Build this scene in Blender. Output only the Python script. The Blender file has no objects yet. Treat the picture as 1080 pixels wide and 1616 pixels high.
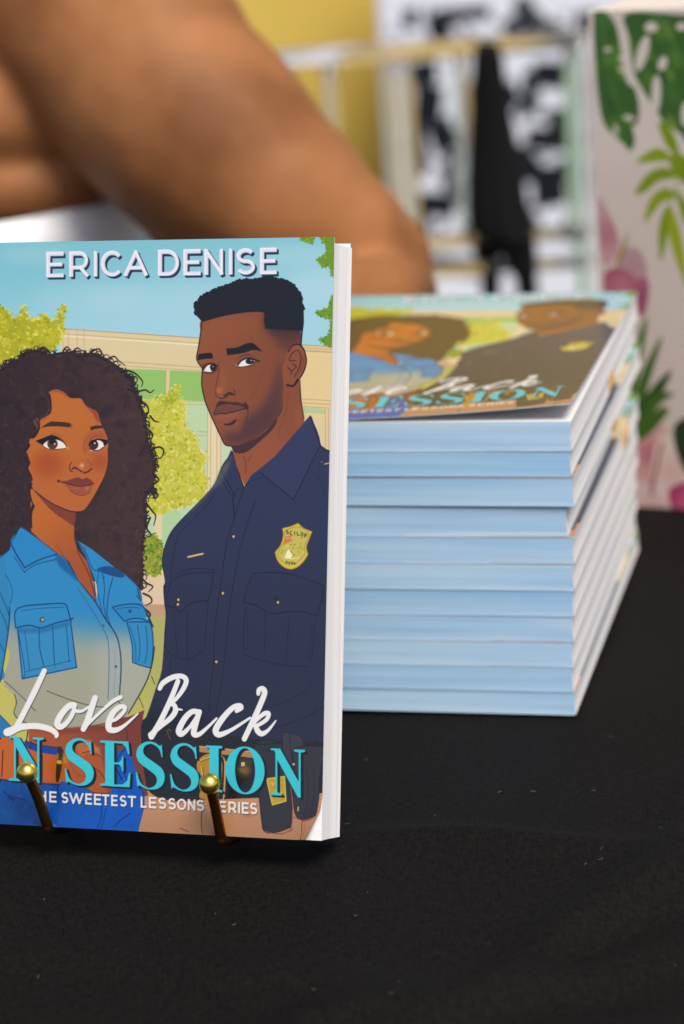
import bpy, bmesh, math, random
import numpy as np
from mathutils import Vector, Matrix

# ================================================================ camera, sky, sun, exposure
SC = bpy.context.scene; COL = SC.collection
LENS, PITCH, ROLL, CAM_H = 85.0, 0.2951, -0.071, 0.3948
_f = Vector((0, math.cos(PITCH), -math.sin(PITCH))); _u = Vector((0, math.sin(PITCH), math.cos(PITCH))); _x = Vector((1, 0, 0))
CX = math.cos(ROLL)*_x+math.sin(ROLL)*_u; CU = -math.sin(ROLL)*_x+math.cos(ROLL)*_u
CO = Vector((0, 0, CAM_H))
cam = bpy.data.cameras.new('camera'); cam_o = bpy.data.objects.new('camera', cam); COL.objects.link(cam_o)
cam.sensor_fit = 'VERTICAL'; cam.sensor_height = 36; cam.sensor_width = 24; cam.lens = LENS
cam.clip_start = 0.05; cam.clip_end = 200
m3 = Matrix((CX, CU, -_f)).transposed(); cam_o.matrix_world = Matrix.Translation(CO) @ m3.to_4x4()
cam.dof.use_dof = True; cam.dof.focus_distance = 0.928; cam.dof.aperture_fstop = 6.3
SC.camera = cam_o

SUN_EL, SUN_AZ = 57.0, 154.0          # degrees; azimuth clockwise from +Y (behind the camera, a little right)
w = bpy.data.worlds.new('World'); SC.world = w; w.use_nodes = True
nt = w.node_tree; bgn = nt.nodes['Background']; bgn.inputs['Strength'].default_value = 0.085
sky = nt.nodes.new('ShaderNodeTexSky'); sky.sky_type = 'NISHITA'; sky.sun_disc = False
sky.sun_elevation = math.radians(SUN_EL); sky.sun_rotation = math.radians(SUN_AZ); sky.air_density = 1.0; sky.dust_density = 3.0
nt.links.new(sky.outputs[0], bgn.inputs[0])
sl = bpy.data.lights.new('sun', 'SUN'); sl.energy = 2.4; sl.angle = math.radians(28); sl.color = (1.0, 0.93, 0.84)
so = bpy.data.objects.new('sun', sl); COL.objects.link(so)
_sd = Vector((math.sin(math.radians(SUN_AZ))*math.cos(math.radians(SUN_EL)), math.cos(math.radians(SUN_AZ))*math.cos(math.radians(SUN_EL)), math.sin(math.radians(SUN_EL))))
so.rotation_euler = _sd.to_track_quat('Z', 'Y').to_euler(); so.location = _sd*5
vs = SC.view_settings; vs.view_transform = 'Standard'; vs.look = 'None'; vs.exposure = 0.55; vs.gamma = 1.0; vs.use_curve_mapping = False
SC.render.engine = 'CYCLES'; SC.cycles.use_denoising = True; SC.cycles.max_bounces = 8

FPX = LENS/36*1616                     # the photograph's own pixels (1080 x 1616)
def ray(px, py): return _f+CX*((px-540)/FPX)-CU*((py-808)/FPX)
def at_y(px, py, y): d = ray(px, py); return CO+d*(y/d.y)
def at_z(px, py, z): d = ray(px, py); return CO+d*((z-CAM_H)/d.z)
def on_plane(px, py, p, n): d = ray(px, py); return CO+d*((p-CO).dot(n)/d.dot(n))
def proj(P): d = Vector(P)-CO; q = d.dot(_f); return (540+FPX*d.dot(CX)/q, 808-FPX*d.dot(CU)/q)


# ---------------------------------------------------------------- a small paint box
def homography(src, dst):
    A = []; b = []
    for (x, y), (u, v) in zip(src, dst):
        A.append([x, y, 1, 0, 0, 0, -u*x, -u*y]); b.append(u)
        A.append([0, 0, 0, x, y, 1, -v*x, -v*y]); b.append(v)
    h = np.linalg.solve(np.array(A, float), np.array(b, float))
    return np.append(h, 1).reshape(3, 3)

def s2l(c):
    c = np.asarray(c, float)/255.0
    return np.where(c <= 0.04045, c/12.92, ((c+0.055)/1.055)**2.4)

def smooth(pts, closed=True, n=6):
    """Catmull-Rom through the points; a point given twice is a sharp corner."""
    P = []; corner = []
    for p in pts:
        if P and abs(P[-1][0]-p[0]) < 1e-9 and abs(P[-1][1]-p[1]) < 1e-9: corner[-1] = True
        else: P.append((float(p[0]), float(p[1]))); corner.append(False)
    m = len(P); out = []
    for i in range(m if closed else m-1):
        p1 = np.array(P[i]); p2 = np.array(P[(i+1) % m])
        p0 = np.array(P[(i-1) % m]) if (closed or i > 0) else p1
        p3 = np.array(P[(i+2) % m]) if (closed or i+2 < m) else p2
        if corner[i]: p0 = p1
        if corner[(i+1) % m]: p3 = p2
        for k in range(n):
            t = k/n
            q = 0.5*((2*p1)+(-p0+p2)*t+(2*p0-5*p1+4*p2-p3)*t*t+(-p0+3*p1-3*p2+p3)*t**3)
            out.append((q[0], q[1]))
    if not closed: out.append(P[-1])
    return out

class Canvas:
    def __init__(s, w, h, H=None, k=1.0, bg=(128, 128, 128)):
        s.w, s.h, s.H, s.k = w, h, H, k
        s.a = np.empty((h, w, 3), np.float32); s.a[:] = np.array(bg, np.float32)
    def tr(s, pts):
        p = np.asarray(pts, float)
        if s.H is None: return p*s.k
        q = np.c_[p, np.ones(len(p))] @ s.H.T
        return q[:, :2]/q[:, 2:]
    def mask(s, pts, pad=0):
        P = s.tr(pts); SS = 4
        x0 = max(int(P[:, 0].min())-2-pad, 0); y0 = max(int(P[:, 1].min())-2-pad, 0)
        x1 = min(int(P[:, 0].max())+3+pad, s.w); y1 = min(int(P[:, 1].max())+3+pad, s.h)
        if x1 <= x0 or y1 <= y0: return None
        hh = (y1-y0)*SS; ww = x1-x0
        acc = np.zeros((hh, ww+2), np.float32)
        Q = np.roll(P, -1, axis=0); R_ = []; X_ = []; S_ = []
        for (ax, ay), (bx, by) in zip(P, Q):
            if ay == by: continue
            sg = 1.0
            if ay > by: ax, ay, bx, by = bx, by, ax, ay; sg = -1.0
            r0 = max(math.ceil((ay-y0)*SS-0.5), 0); r1 = min(math.ceil((by-y0)*SS-0.5), hh)
            if r1 <= r0: continue
            r = np.arange(r0, r1); y = (r+0.5)/SS+y0
            R_.append(r); X_.append(ax+(bx-ax)*(y-ay)/(by-ay)-x0); S_.append(np.full(len(r), sg))
        if not R_: return None
        r = np.concatenate(R_); x = np.clip(np.concatenate(X_), 0, ww); sg = np.concatenate(S_)
        f = np.floor(x).astype(int); fr = x-f
        np.add.at(acc, (r, f), sg*(1-fr)); np.add.at(acc, (r, np.minimum(f+1, ww+1)), sg*fr)
        m = np.clip(np.abs(np.cumsum(acc, 1)[:, :ww]), 0, 1)
        return x0, y0, m.reshape(y1-y0, SS, ww).mean(1)
    @staticmethod
    def blur(m, r):
        r = int(round(r))
        if r < 1: return m
        for _ in range(3):
            for ax in (0, 1):
                p = np.pad(m, [(r+1, r) if a == ax else (0, 0) for a in (0, 1)], mode='edge')
                c = np.cumsum(p, ax)
                n = m.shape[ax]
                hi = np.take(c, np.arange(2*r+1, 2*r+1+n), ax); lo = np.take(c, np.arange(0, n), ax)
                m = (hi-lo)/(2*r+1)
        return m
    def put(s, M, col, alpha=1.0, clip=None):
        if M is None: return
        x0, y0, m = M; h, w = m.shape
        m = m*alpha
        if clip is not None: m = m*clip[y0:y0+h, x0:x0+w]
        reg = s.a[y0:y0+h, x0:x0+w]
        if callable(col):
            yy, xx = np.mgrid[y0:y0+h, x0:x0+w]; c = col(xx, yy)
        else: c = np.array(col, np.float32)
        s.a[y0:y0+h, x0:x0+w] = reg+(c-reg)*m[..., None]
    def fill(s, pts, col, alpha=1.0, blur=0, clip=None):
        M = s.mask(pts, pad=int(blur*s.k*3.2))
        if M is None: return
        if blur: M = (M[0], M[1], s.blur(M[2], blur*s.k))
        s.put(M, col, alpha, clip)
    def full(s, pts):
        o = np.zeros((s.h, s.w), np.float32); M = s.mask(pts)
        if M is not None: o[M[1]:M[1]+M[2].shape[0], M[0]:M[0]+M[2].shape[1]] = M[2]
        return o
    def stroke(s, pts, wd, col, alpha=1.0, clip=None, off=(0, 0), butt=False):
        P = s.tr(pts)+np.array(off)*s.k; n = len(P)
        if np.isscalar(wd): W = np.full(n, float(wd))
        else: W = np.interp(np.linspace(0, 1, n), np.linspace(0, 1, len(wd)), wd)
        W = W*s.k/2; mx = W.max()+2
        x0 = max(int(P[:, 0].min()-mx), 0); y0 = max(int(P[:, 1].min()-mx), 0)
        x1 = min(int(P[:, 0].max()+mx)+1, s.w); y1 = min(int(P[:, 1].max()+mx)+1, s.h)
        if x1 <= x0 or y1 <= y0: return
        m = np.zeros((y1-y0, x1-x0), np.float32)
        for i in range(max(n-1, 1)):
            a = P[i]; b = P[min(i+1, n-1)]; ra = W[i]; rb = W[min(i+1, n-1)]; R = max(ra, rb)+1.5
            u0 = max(int(min(a[0], b[0])-R), x0); u1 = min(int(max(a[0], b[0])+R)+2, x1)
            v0 = max(int(min(a[1], b[1])-R), y0); v1 = min(int(max(a[1], b[1])+R)+2, y1)
            if u1 <= u0 or v1 <= v0: continue
            yy, xx = np.mgrid[v0:v1, u0:u1]
            d = b-a; L2 = d@d+1e-9
            t = ((xx+.5-a[0])*d[0]+(yy+.5-a[1])*d[1])/L2
            cut = 1.0
            if butt and i == 0: cut = np.clip(t*math.sqrt(L2)+.5, 0, 1)
            if butt and i == n-2: cut = cut*np.clip((1-t)*math.sqrt(L2)+.5, 0, 1)
            t = np.clip(t, 0, 1)
            dist = np.hypot(xx+.5-a[0]-t*d[0], yy+.5-a[1]-t*d[1])
            c = np.clip(ra+(rb-ra)*t-dist+.5, 0, 1)*cut
            sub = m[v0-y0:v1-y0, u0-x0:u1-x0]; np.maximum(sub, c, out=sub)
        s.put((x0, y0, m), col, alpha, clip)
    def line(s, pts, wd, col, alpha=1.0, clip=None, off=(0, 0)):
        s.stroke(smooth(pts, False, 5), wd, col, alpha, clip, off)
    def dab(s, c, r, col, alpha=1.0, clip=None, ang=0, sy=1.0, soft=False):
        ca, sa = math.cos(ang), math.sin(ang)
        pts = [(c[0]+r*math.cos(t)*ca-r*sy*math.sin(t)*sa, c[1]+r*math.cos(t)*sa+r*sy*math.sin(t)*ca)
               for t in [i*math.tau/14 for i in range(14)]]
        s.fill(pts, col, alpha, blur=(r*min(sy, 1)*0.38 if soft else 0), clip=clip)

def grad(cv, p0, c0, p1, c1):
    a, b = cv.tr([p0, p1]); d = b-a; L = d@d
    c0 = np.array(c0, np.float32); c1 = np.array(c1, np.float32)
    def f(x, y):
        t = np.clip(((x-a[0])*d[0]+(y-a[1])*d[1])/L, 0, 1); t = t*t*(3-2*t)
        return c0+(c1-c0)*t[..., None]
    return f

# ---------------------------------------------------------------- lettering (drawn by hand on unit boxes)
def arc(cx, cy, rx, ry, a0, a1, n=14):
    return [(cx+rx*math.cos(math.radians(a0+(a1-a0)*i/n)), cy-ry*math.sin(math.radians(a0+(a1-a0)*i/n))) for i in range(n+1)]
SANS = {  # strokes on a box 0..1, y down
 'E': [[(0, 0), (0, 1)], [(0, 0), (1, 0)], [(0, 1), (1, 1)], [(0, .49), (.9, .49)]],
 'I': [[(.5, 0), (.5, 1)]],
 'R': [[(0, 0), (0, 1)], [(0, 0), (.5, 0)]+arc(.55, .325, .42, .325, 90, -90)+[(.5, .65), (0, .65)], [(.58, .65), (1, 1)]],
 'C': [arc(.52, .5, .52, .5, 42, 318, 22)],
 'A': [[(0, 1), (.5, 0)], [(.5, 0), (1, 1)], [(.2, .7), (.8, .7)]],
 'D': [[(0, 0), (0, 1)], [(0, 1), (.42, 1)]+arc(.45, .5, .55, .5, -90, 90)+[(.42, 0), (0, 0)]],
 'N': [[(0, 0), (0, 1)], [(0, 0), (1, 1)], [(1, 1), (1, 0)]],
 'S': [arc(.5, .26, .46, .26, 35, 180, 10)+arc(.5, .26, .46, .235, 185, 262, 6)+arc(.5, .74, .48, .26, 80, 0, 6)+arc(.5, .74, .48, .26, -5, -150, 10)],
 'T': [[(0, 0), (1, 0)], [(.5, 0), (.5, 1)]],
 'H': [[(0, 0), (0, 1)], [(1, 0), (1, 1)], [(0, .49), (1, .49)]],
 'W': [[(0, 0), (.26, 1)], [(.26, 1), (.5, .05)], [(.5, .05), (.74, 1)], [(.74, 1), (1, 0)]],
 'L': [[(0, 0), (0, 1)], [(0, 1), (1, 1)]],
 'O': [arc(.5, .5, .5, .5, 0, 360, 24)],
 'U': [[(0, 0), (0, .6)]+arc(.5, .62, .5, .38, 180, 360, 10)+[(1, 0)]],
 'P': [[(0, 0), (0, 1)], [(0, 0), (.5, 0)]+arc(.55, .3, .42, .3, 90, -90)+[(0, .6)]],
}
def sans(cv, ch, x0, x1, top, bot, wd, col, off=(0, 0), alpha=1.0):
    """top/bot are functions of x giving the cap line and the base line."""
    i = wd/2
    for st in SANS[ch]:
        pts = []
        for u, v in st:
            x = x0+i+(x1-x0-2*i)*u; t = top(x)+i; b = bot(x)-i
            pts.append((x, t+(b-t)*v))
        if ch not in 'CSO':
            e = i*.94
            for q, nb in ((0, 1), (-1, -2)):
                dx, dy = pts[q][0]-pts[nb][0], pts[q][1]-pts[nb][1]; L = math.hypot(dx, dy)+1e-9
                pts[q] = (pts[q][0]+dx/L*e, pts[q][1]+dy/L*e)
        cv.stroke(pts, wd, col, alpha, off=off, butt=(ch != 'O'))
def didone(ch):
    th = .045
    if ch == 'I':
        return [[(0, 0), (1, 0), (1, th), (.78, th+.02), (.78, 1-th-.02), (1, 1-th), (1, 1), (0, 1), (0, 1-th), (.22, 1-th-.02), (.22, th+.02), (0, th)]]
    if ch == 'N':
        return [[(-.04, 0), (.25, 0), (.82, .68), (.82, th+.02), (.68, th), (.68, 0), (1.02, 0), (1.02, th), (.885, th+.02), (.885, 1.02), (.80, 1.02), (.16, .24), (.16, 1-th-.02), (.3, 1-th), (.3, 1), (-.06, 1), (-.06, 1-th), (.1, 1-th-.02), (.1, .10), (.06, th), (-.04, th)]]
    if ch == 'E':
        return [[(0, 0), (.93, 0), (.97, .28), (.92, .28), (.84, .12), (.72, th+.01), (.46, th), (.46, .47), (.62, .465), (.7, .40), (.72, .33), (.765, .33), (.765, .66), (.72, .66), (.7, .58), (.62, .515), (.46, .51), (.46, 1-th), (.74, 1-th-.01), (.88, .86), (.95, .68), (1, .68), (.97, 1), (0, 1), (0, 1-th), (.16, 1-th-.02), (.16, th+.02), (0, th)]]
    if ch == 'O':
        o = arc(.5, .5, .5, .515, 0, 360, 36)[:-1]; i = arc(.5, .5, .255, .475, 0, -360, 36)[:-1]
        return [o+[o[0]]+[i[0]]+i[1:]+[i[0]]]
    if ch == 'S':
        P = [(.90, .02), (.90, .02), (.93, .31), (.93, .31), (.89, .31), (.89, .31), (.80, .13), (.56, .03), (.34, .07), (.26, .18), (.33, .29), (.62, .42), (.90, .55), (1.0, .72), (.93, .90), (.74, 1.0), (.50, 1.025),
             (.30, 1.0), (.12, .95), (.06, 1.0), (.06, 1.0), (.0, .66), (.0, .66), (.05, .66), (.05, .66), (.17, .88), (.42, .985), (.64, .94), (.73, .82), (.66, .70), (.42, .585), (.12, .44), (.02, .27), (.10, .10), (.30, .0), (.50, -.025), (.68, .0), (.83, .06), (.90, .02)]
        return [smooth(P[:-1], True, 5)]
def serif(cv, ch, x0, x1, top, bot, col, off=(0, 0), alpha=1.0):
    for poly in didone(ch):
        pts = []
        for u, v in poly:
            x = x0+(x1-x0)*u; t = top(x); b = bot(x)
            pts.append((x+off[0], t+(b-t)*v+off[1]))
        cv.fill(pts, col, alpha)

# ---------------------------------------------------------------- the printed book cover
def paint_cover():
    W, Hh = 1000, 1524
    quad = [(-46, 383.5), (528, 372), (508, 1328), (-69, 1296)]
    Hm = homography(quad, [(0, 0), (W, 0), (W, Hh), (0, Hh)])
    cv = Canvas(W, Hh, Hm, 1.73, (150, 205, 222))
    rnd = random.Random(7)
    Z = {'A': (0, 360, .26), 'B': (270, 360, .26852), 'C': (0, 760, .26), 'D': (240, 760, .2963), 'G': (0, 1040, .23148), 'H': (220, 1040, .28704),
         'F': (40, 600, .14856), 'M': (300, 430, .1857), 'J': (400, 800, .12381), 'T': (150, 560, .27237), 'P': (0, 360, .5), 'K': (420, 1000, .2229)}
    def z(k, *pts):
        ox, oy, s = Z[k]; return [(ox+x*s, oy+y*s) for x, y in pts]
    S = lambda k, *pts: smooth(z(k, *pts))
    whole = [(-90, 350), (560, 350), (560, 1360), (-90, 1360)]
    # sky
    cv.fill(whole, grad(cv, (200, 372), (128, 196, 210), (220, 540), (166, 214, 230)))
    for cx, cy, rx, sy, al in ((60, 402, 60, .25, .25), (250, 470, 120, .2, .25), (500, 450, 40, .7, .4), (470, 400, 60, .25, .3), (140, 470, 90, .25, .2)):
        cv.dab((cx, cy), rx, (190, 224, 230), al, soft=True, sy=sy)
    # school building
    cream, cream2, ln = (230, 211, 168), (220, 196, 148), (176, 146, 100)
    roof = lambda x: 518+(x-100)*.066
    cv.fill([(96, 518), (540, roof(540)), (540, 960), (96, 960)], (224, 206, 160))
    for d, c, w in ((0, (190, 160, 120), 1.6), (8, (198, 172, 130), 1.2), (11, (240, 226, 190), 2.5), (46, (196, 168, 122), 1.3), (52, (200, 176, 130), 1.3), (57, (188, 160, 110), 1.2)):
        cv.stroke([(96, 518+d), (540, roof(540)+d)], w, c)
    for x in (100, 108, 122, 133): cv.stroke([(x, 517), (x, 560)], 1.2, (206, 172, 130))
    cv.fill([(150, 579), (330, 586), (330, 632), (150, 626)], (150, 196, 104))
    cv.fill([(262, 582), (268, 582), (267, 628), (261, 628)], (226, 206, 150)); cv.stroke([(262, 582), (261, 628)], .9, (176, 160, 90))
    cv.fill([(200, 629), (332, 634), (332, 900), (200, 900)], (192, 216, 172))
    for y in (629, 634): cv.stroke([(200, y), (332, y+4)], 1.2, (196, 180, 120))
    for y in (678, 684): cv.stroke([(280, y), (332, y+3)], 1.1, (190, 176, 126))
    cv.fill([(328, 640), (350, 640), (348, 830), (327, 830)], (232, 214, 172))
    for x in (328, 333, 343, 349): cv.stroke([(x, 640), (x-1, 800)], 1.0, (190, 166, 122))
    cv.fill([(350, 650), (372, 650), (372, 800), (350, 800)], (200, 218, 180))
    # right of his head
    cv.fill([(470, 552), (540, 558), (540, 660), (470, 660)], (232, 206, 150))
    for y in (547, 552, 628, 634, 640): cv.stroke([(470, y), (540, y+4)], 1.1, (196, 160, 108))
    cv.fill([(478, 642), (514, 644), (514, 652), (478, 650)], (180, 208, 150))
    for x in (514, 519): cv.stroke([(x, 645), (x, 720)], 1.1, (196, 164, 110))
    # pavement and lawn
    cv.fill([(150, 905), (290, 905), (290, 960), (150, 960)], (226, 202, 166)); cv.fill([(150, 953), (290, 953), (290, 978), (150, 978)], (196, 158, 122))
    cv.fill([(-90, 972), (300, 972), (300, 1190), (-90, 1190)], grad(cv, (200, 975), (176, 176, 100), (100, 1160), (196, 190, 96)))
    cv.fill([(245, 800), (258, 800), (257, 905), (245, 905)], (228, 212, 164)); cv.fill([(256, 805), (285, 805), (285, 860), (256, 860)], (178, 212, 160))
    # trees
    def leaves(poly, n, base, shades, r0, r1, ragged=0.0):
        cv.fill(poly, base); P = np.array(poly); lo, hi = P.min(0), P.max(0)
        m = cv.full(poly)
        for i in range(0, len(poly), 2):
            for _ in range(5): cv.dab((poly[i][0]+rnd.uniform(-3, 3)*ragged*.6, poly[i][1]+rnd.uniform(-3, 3)*ragged*.6), rnd.uniform(r0*.8, r1*.7), rnd.choice(shades), .95, ang=rnd.uniform(0, 3.1), sy=.55)
        for _ in range(n//12): cv.dab((rnd.uniform(lo[0], hi[0]), rnd.uniform(lo[1], hi[1])), r1*2.2, rnd.choice(shades), .3, clip=m, soft=True, sy=.6)
        for _ in range(n):
            c = (rnd.uniform(lo[0], hi[0]), rnd.uniform(lo[1], hi[1])); q = cv.tr([c])[0].astype(int)
            if not (0 <= q[0] < W and 0 <= q[1] < Hh) or m[q[1], q[0]] < .5: continue
            cv.dab((c[0]+rnd.uniform(-ragged, ragged)*1.4, c[1]+rnd.uniform(-ragged, ragged)*1.4), rnd.uniform(r0, r1), rnd.choice(shades), rnd.uniform(.35, .9), ang=rnd.uniform(0, 3.1), sy=rnd.uniform(.3, .7))
    yg = [(214, 208, 56), (186, 186, 30), (156, 168, 24), (232, 224, 110), (128, 150, 22), (222, 214, 84)]
    leaves(S('A', (-330, 420), (-200, 500), (-90, 440), (-30, 450), (40, 500), (70, 540), (110, 540), (150, 475), (185, 560), (230, 540), (270, 525), (330, 560), (365, 500), (385, 470), (392, 490), (380, 560), (390, 620), (360, 700), (300, 760), (150, 900), (0, 900), (-330, 900)), 900, (176, 172, 24), yg, 1.2, 4.2, 2)
    tree = S('T', (478, 180), (470, 250), (510, 260), (525, 330), (530, 420), (590, 470), (610, 560), (640, 580), (630, 660), (650, 760), (590, 850), (480, 880), (400, 910), (330, 915), (250, 900), (200, 700), (220, 300), (330, 260), (420, 220))
    leaves(tree, 1500, (198, 196, 62), yg+[(214, 208, 84), (238, 226, 150)]*2, 1.0, 3.6, 2.5)
    leaves(S('T', (480, 175), (492, 200), (470, 260), (420, 300), (380, 260), (440, 220)), 60, (168, 178, 40), yg, 1, 2.5, 1)
    leaves(S('T', (270, 1080), (340, 1040), (385, 1090), (400, 1160), (380, 1260), (330, 1270), (260, 1230)), 160, (150, 160, 40), [(110, 140, 20), (70, 120, 30), (190, 180, 60)], 1.2, 3.5, 1.5)
    gl = [(120, 160, 30), (90, 140, 26), (70, 120, 30), (150, 180, 50)]
    for p in (((765, 60), (790, 40), (835, 45), (830, 85), (800, 75)), ((880, 45), (985, 30), (985, 290), (945, 270), (930, 215), (895, 225), (862, 180), (910, 140), (905, 90)),
              ((985, 390), (945, 400), (925, 460), (860, 485), (880, 515), (985, 530)), ((985, 530), (940, 545), (930, 620), (875, 650), (930, 690), (985, 690))):
        leaves(S('B', *p), 110, (110, 150, 34), gl, .8, 2.6, 1)

    # ---- the man: shirt
    navy, dn = (52, 56, 84), (24, 26, 46)
    body = z('T', (771, 590), (730, 655), (690, 750), (600, 850), (500, 950), (435, 1030), (400, 1120), (388, 1200), (406, 1310), (396, 1340), (402, 1440), (410, 1500), (402, 1616))
    body += z('D', (52, 1000), (20, 1100), (-30, 1250)) + [(222, 1140), (214, 1190), (240, 1260)] + [(540, 1330), (560, 760)]
    body += z('B', (985, 1330), (880, 1270), (825, 1105), (780, 1140), (480, 1420), (435, 1525), (365, 1310))
    body = smooth(body, True, 3)
    cv.fill(body, grad(cv, (400, 740), (46, 51, 82), (400, 1100), (40, 43, 68))); bm = cv.full(body)
    cv.fill([(214, 1120), (330, 1120), (330, 1270), (214, 1270)], (26, 26, 36), .8, blur=10, clip=bm)
    def dl(k, pts, w=1.3, c=dn, a=.9): cv.line(z(k, *pts), w, c, a, clip=bm)
    dl('T', [(771, 600), (730, 660), (690, 750), (600, 850), (500, 950), (435, 1030), (400, 1120), (388, 1200), (406, 1310), (398, 1400), (408, 1500), (400, 1616)], 2.2)
    cv.fill(z('T', (745, 640), (771, 610), (771, 650), (700, 760), (600, 870), (520, 945), (600, 855), (690, 755)), (84, 92, 84), .8, blur=1)
    dl('T', (((700, 790), (640, 880), (520, 1000), (490, 1030))), 1.1); dl('T', [(485, 1030), (455, 1150), (440, 1290)], 1.1)
    collar = z('B', (825, 1105), (825, 1105), (880, 1270), (800, 1430), (715, 1590), (715, 1590), (640, 1520), (525, 1430), (490, 1410), (780, 1140), (780, 1140))
    cv.fill(smooth(collar, True, 4), (50, 55, 88))
    cv.line(z('B', (780, 1135), (700, 1215), (560, 1330), (480, 1420), (435, 1520)), 1.8, dn); cv.line(z('B', (825, 1105), (880, 1270)), 1.8, dn)
    cv.line(z('B', (880, 1270), (800, 1430), (722, 1590)), 1.3, dn); cv.line(z('B', (525, 1430), (620, 1510), (722, 1590)), 1.3, dn); cv.line(z('B', (880, 1275), (930, 1310), (985, 1350)), 1.6, dn)
    cv.line(z('B', (365, 1310), (395, 1420), (430, 1525)), 1.6, dn); cv.line(z('B', (365, 1315), (300, 1400), (320, 1470), (380, 1570)), 1.1, dn)
    cv.fill(z('B', (365, 1310), (300, 1400), (240, 1540), (300, 1500), (345, 1400)), (86, 94, 96), .5, blur=1.5)
    for p in ([(330, 1480), (380, 1575)], [(435, 1525), (470, 1480), (540, 1460)], [(860, 1440), (910, 1560)]): cv.line(z('B', *p), 1.0, dn, .8)
    cv.dab(z('B', (885, 1370))[0], 2, (210, 180, 120), sy=.5, ang=-.6); cv.stroke(z('B', (905, 1382), (985, 1366)), 1.8, (200, 170, 110)); cv.line(z('B', (870, 1390), (890, 1360)), 1, dn)
    # placket, buttons, pockets, folds
    dl('D', [(490, 20), (440, 190), (400, 320), (370, 520), (335, 780), (325, 1000), (300, 1200)], 1.3); dl('D', [(555, 90), (490, 280), (440, 500), (405, 750), (380, 1000), (350, 1180), (325, 1350)], 1.2)
    dl('D', [(380, 0), (420, 60), (470, 30)], 1.2); dl('D', [(430, 70), (440, 190)], 2.0)
    for x, y in ((435, 290), (378, 592), (343, 958), (140, 627), (138, 652), (672, 641)):
        c = z('D', (x, y))[0]; cv.dab((c[0]-1, c[1]), 3.2, dn, .9); cv.dab(c, 2.1, (206, 170, 90), sy=1.1); cv.dab((c[0]-.4, c[1]-.5), .8, (240, 220, 160))
    cv.dab(z('D', (663, 620))[0], 4.5, dn, .8, ang=1.5, sy=.5)
    dl('D', [(540, 487), (640, 482), (740, 490), (850, 525), (915, 550)], 1.5); dl('D', [(540, 487), (505, 570), (490, 640)], 1.5)
    dl('D', [(490, 640), (560, 660), (640, 700), (720, 692), (800, 690), (880, 712)], 1.7); dl('D', [(915, 550), (905, 630), (880, 712)], 1.6); dl('D', [(905, 570), (915, 640)], 1.4)
    dl('D', [(500, 660), (488, 800), (490, 925)], 1.2); dl('D', [(490, 920), (600, 955), (700, 975), (830, 985)], 1.4); dl('D', [(870, 740), (850, 960)], 1.1); dl('D', [(855, 760), (838, 940)], .9)
    dl('D', [(603, 690), (606, 800), (600, 895)], 1.2); dl('D', [(733, 715), (722, 850), (715, 970)], 1.1); dl('D', [(510, 660), (508, 900)], .8, a=.6)
    dl('D', [(115, 500), (180, 470), (260, 460), (345, 470)], 1.2); dl('D', [(110, 520), (200, 485), (330, 482)], 1.4); dl('D', [(330, 482), (318, 560), (300, 630)], 1.3)
    dl('D', [(80, 660), (120, 670), (150, 690), (210, 645), (300, 630)], 1.6); dl('D', [(105, 525), (80, 600), (75, 660)], 1.3); dl('D', [(80, 680), (70, 800), (80, 900), (180, 945), (275, 895)], 1.3)
    dl('D', [(300, 640), (290, 760), (280, 890)], 1.1); dl('D', [(115, 690), (125, 800), (132, 910)], 1.0); dl('D', [(190, 690), (188, 800), (190, 955)], 1.2); dl('D', [(100, 930), (95, 1030)], 1.0)
    dl('D', [(860, 1070), (760, 1150), (640, 1190), (540, 1205)], 1.1); dl('D', [(925, 1195), (800, 1260), (660, 1310)], 1.5); dl('D', [(860, 1395), (930, 1300)], 1.2)
    cv.stroke(z('D', (192, 399), (272, 382)), 3.0, (196, 140, 80)); cv.stroke(z('D', (194, 397), (270, 380)), 1.2, (240, 214, 150))
    # badge
    bd = smooth(z('J', (375, 265), (375, 265), (480, 240), (575, 200), (575, 200), (640, 260), (750, 308), (750, 308), (715, 400), (680, 500), (700, 600), (700, 600), (640, 690), (560, 760), (470, 785), (380, 750), (310, 670), (280, 570), (280, 570), (350, 480), (385, 360)))
    cv.fill(bd, (214, 192, 70)); cv.stroke(bd+bd[:1], 1.3, (180, 140, 40))
    inn = smooth(z('J', (410, 300), (570, 245), (710, 330), (660, 480), (660, 590), (560, 700), (460, 730), (370, 690), (315, 590), (400, 420))); cv.fill(inn, (200, 190, 84)); cv.stroke(inn+inn[:1], .8, (150, 130, 40))
    im = cv.full(inn)
    cv.fill(z('J', (380, 380), (510, 340), (500, 420), (390, 480), (370, 430)), (212, 128, 66), clip=im)
    for _ in range(60):
        c = z('J', (rnd.uniform(350, 680), rnd.uniform(360, 660)))[0]; cv.dab(c, rnd.uniform(.8, 2.6), rnd.choice([(160, 146, 60), (226, 214, 130), (130, 116, 50), (214, 180, 90)]), .7, clip=im, ang=rnd.uniform(0, 3), sy=.4)
    cv.fill(z('J', (455, 530), (500, 610), (480, 650), (400, 640), (430, 560)), (246, 240, 196)); cv.line(z('J', (395, 640), (490, 655), (600, 640)), 1.4, (236, 226, 150))
    for i, ch in enumerate('ECILOP'[:6]):
        x = 418+i*47; y = 290+(0, 12, 20, 24, 40, 70)[i]*.6
        c = z('J', (x, y), (x+36, y+52)); sans(cv, ch if i else 'S', c[0][0], c[1][0], lambda q, t=c[0][1]: t, lambda q, t=c[1][1]: t, 1.1, (60, 50, 20))
    for i in range(4):
        c = z('J', (415+i*34, 680+(i % 2)*8+8*i/2), (440+i*34, 715+8*i/2)); sans(cv, 'SOAD'[i], c[0][0], c[1][0], lambda q, t=c[0][1]: t, lambda q, t=c[1][1]: t, 1.0, (70, 56, 20))
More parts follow.
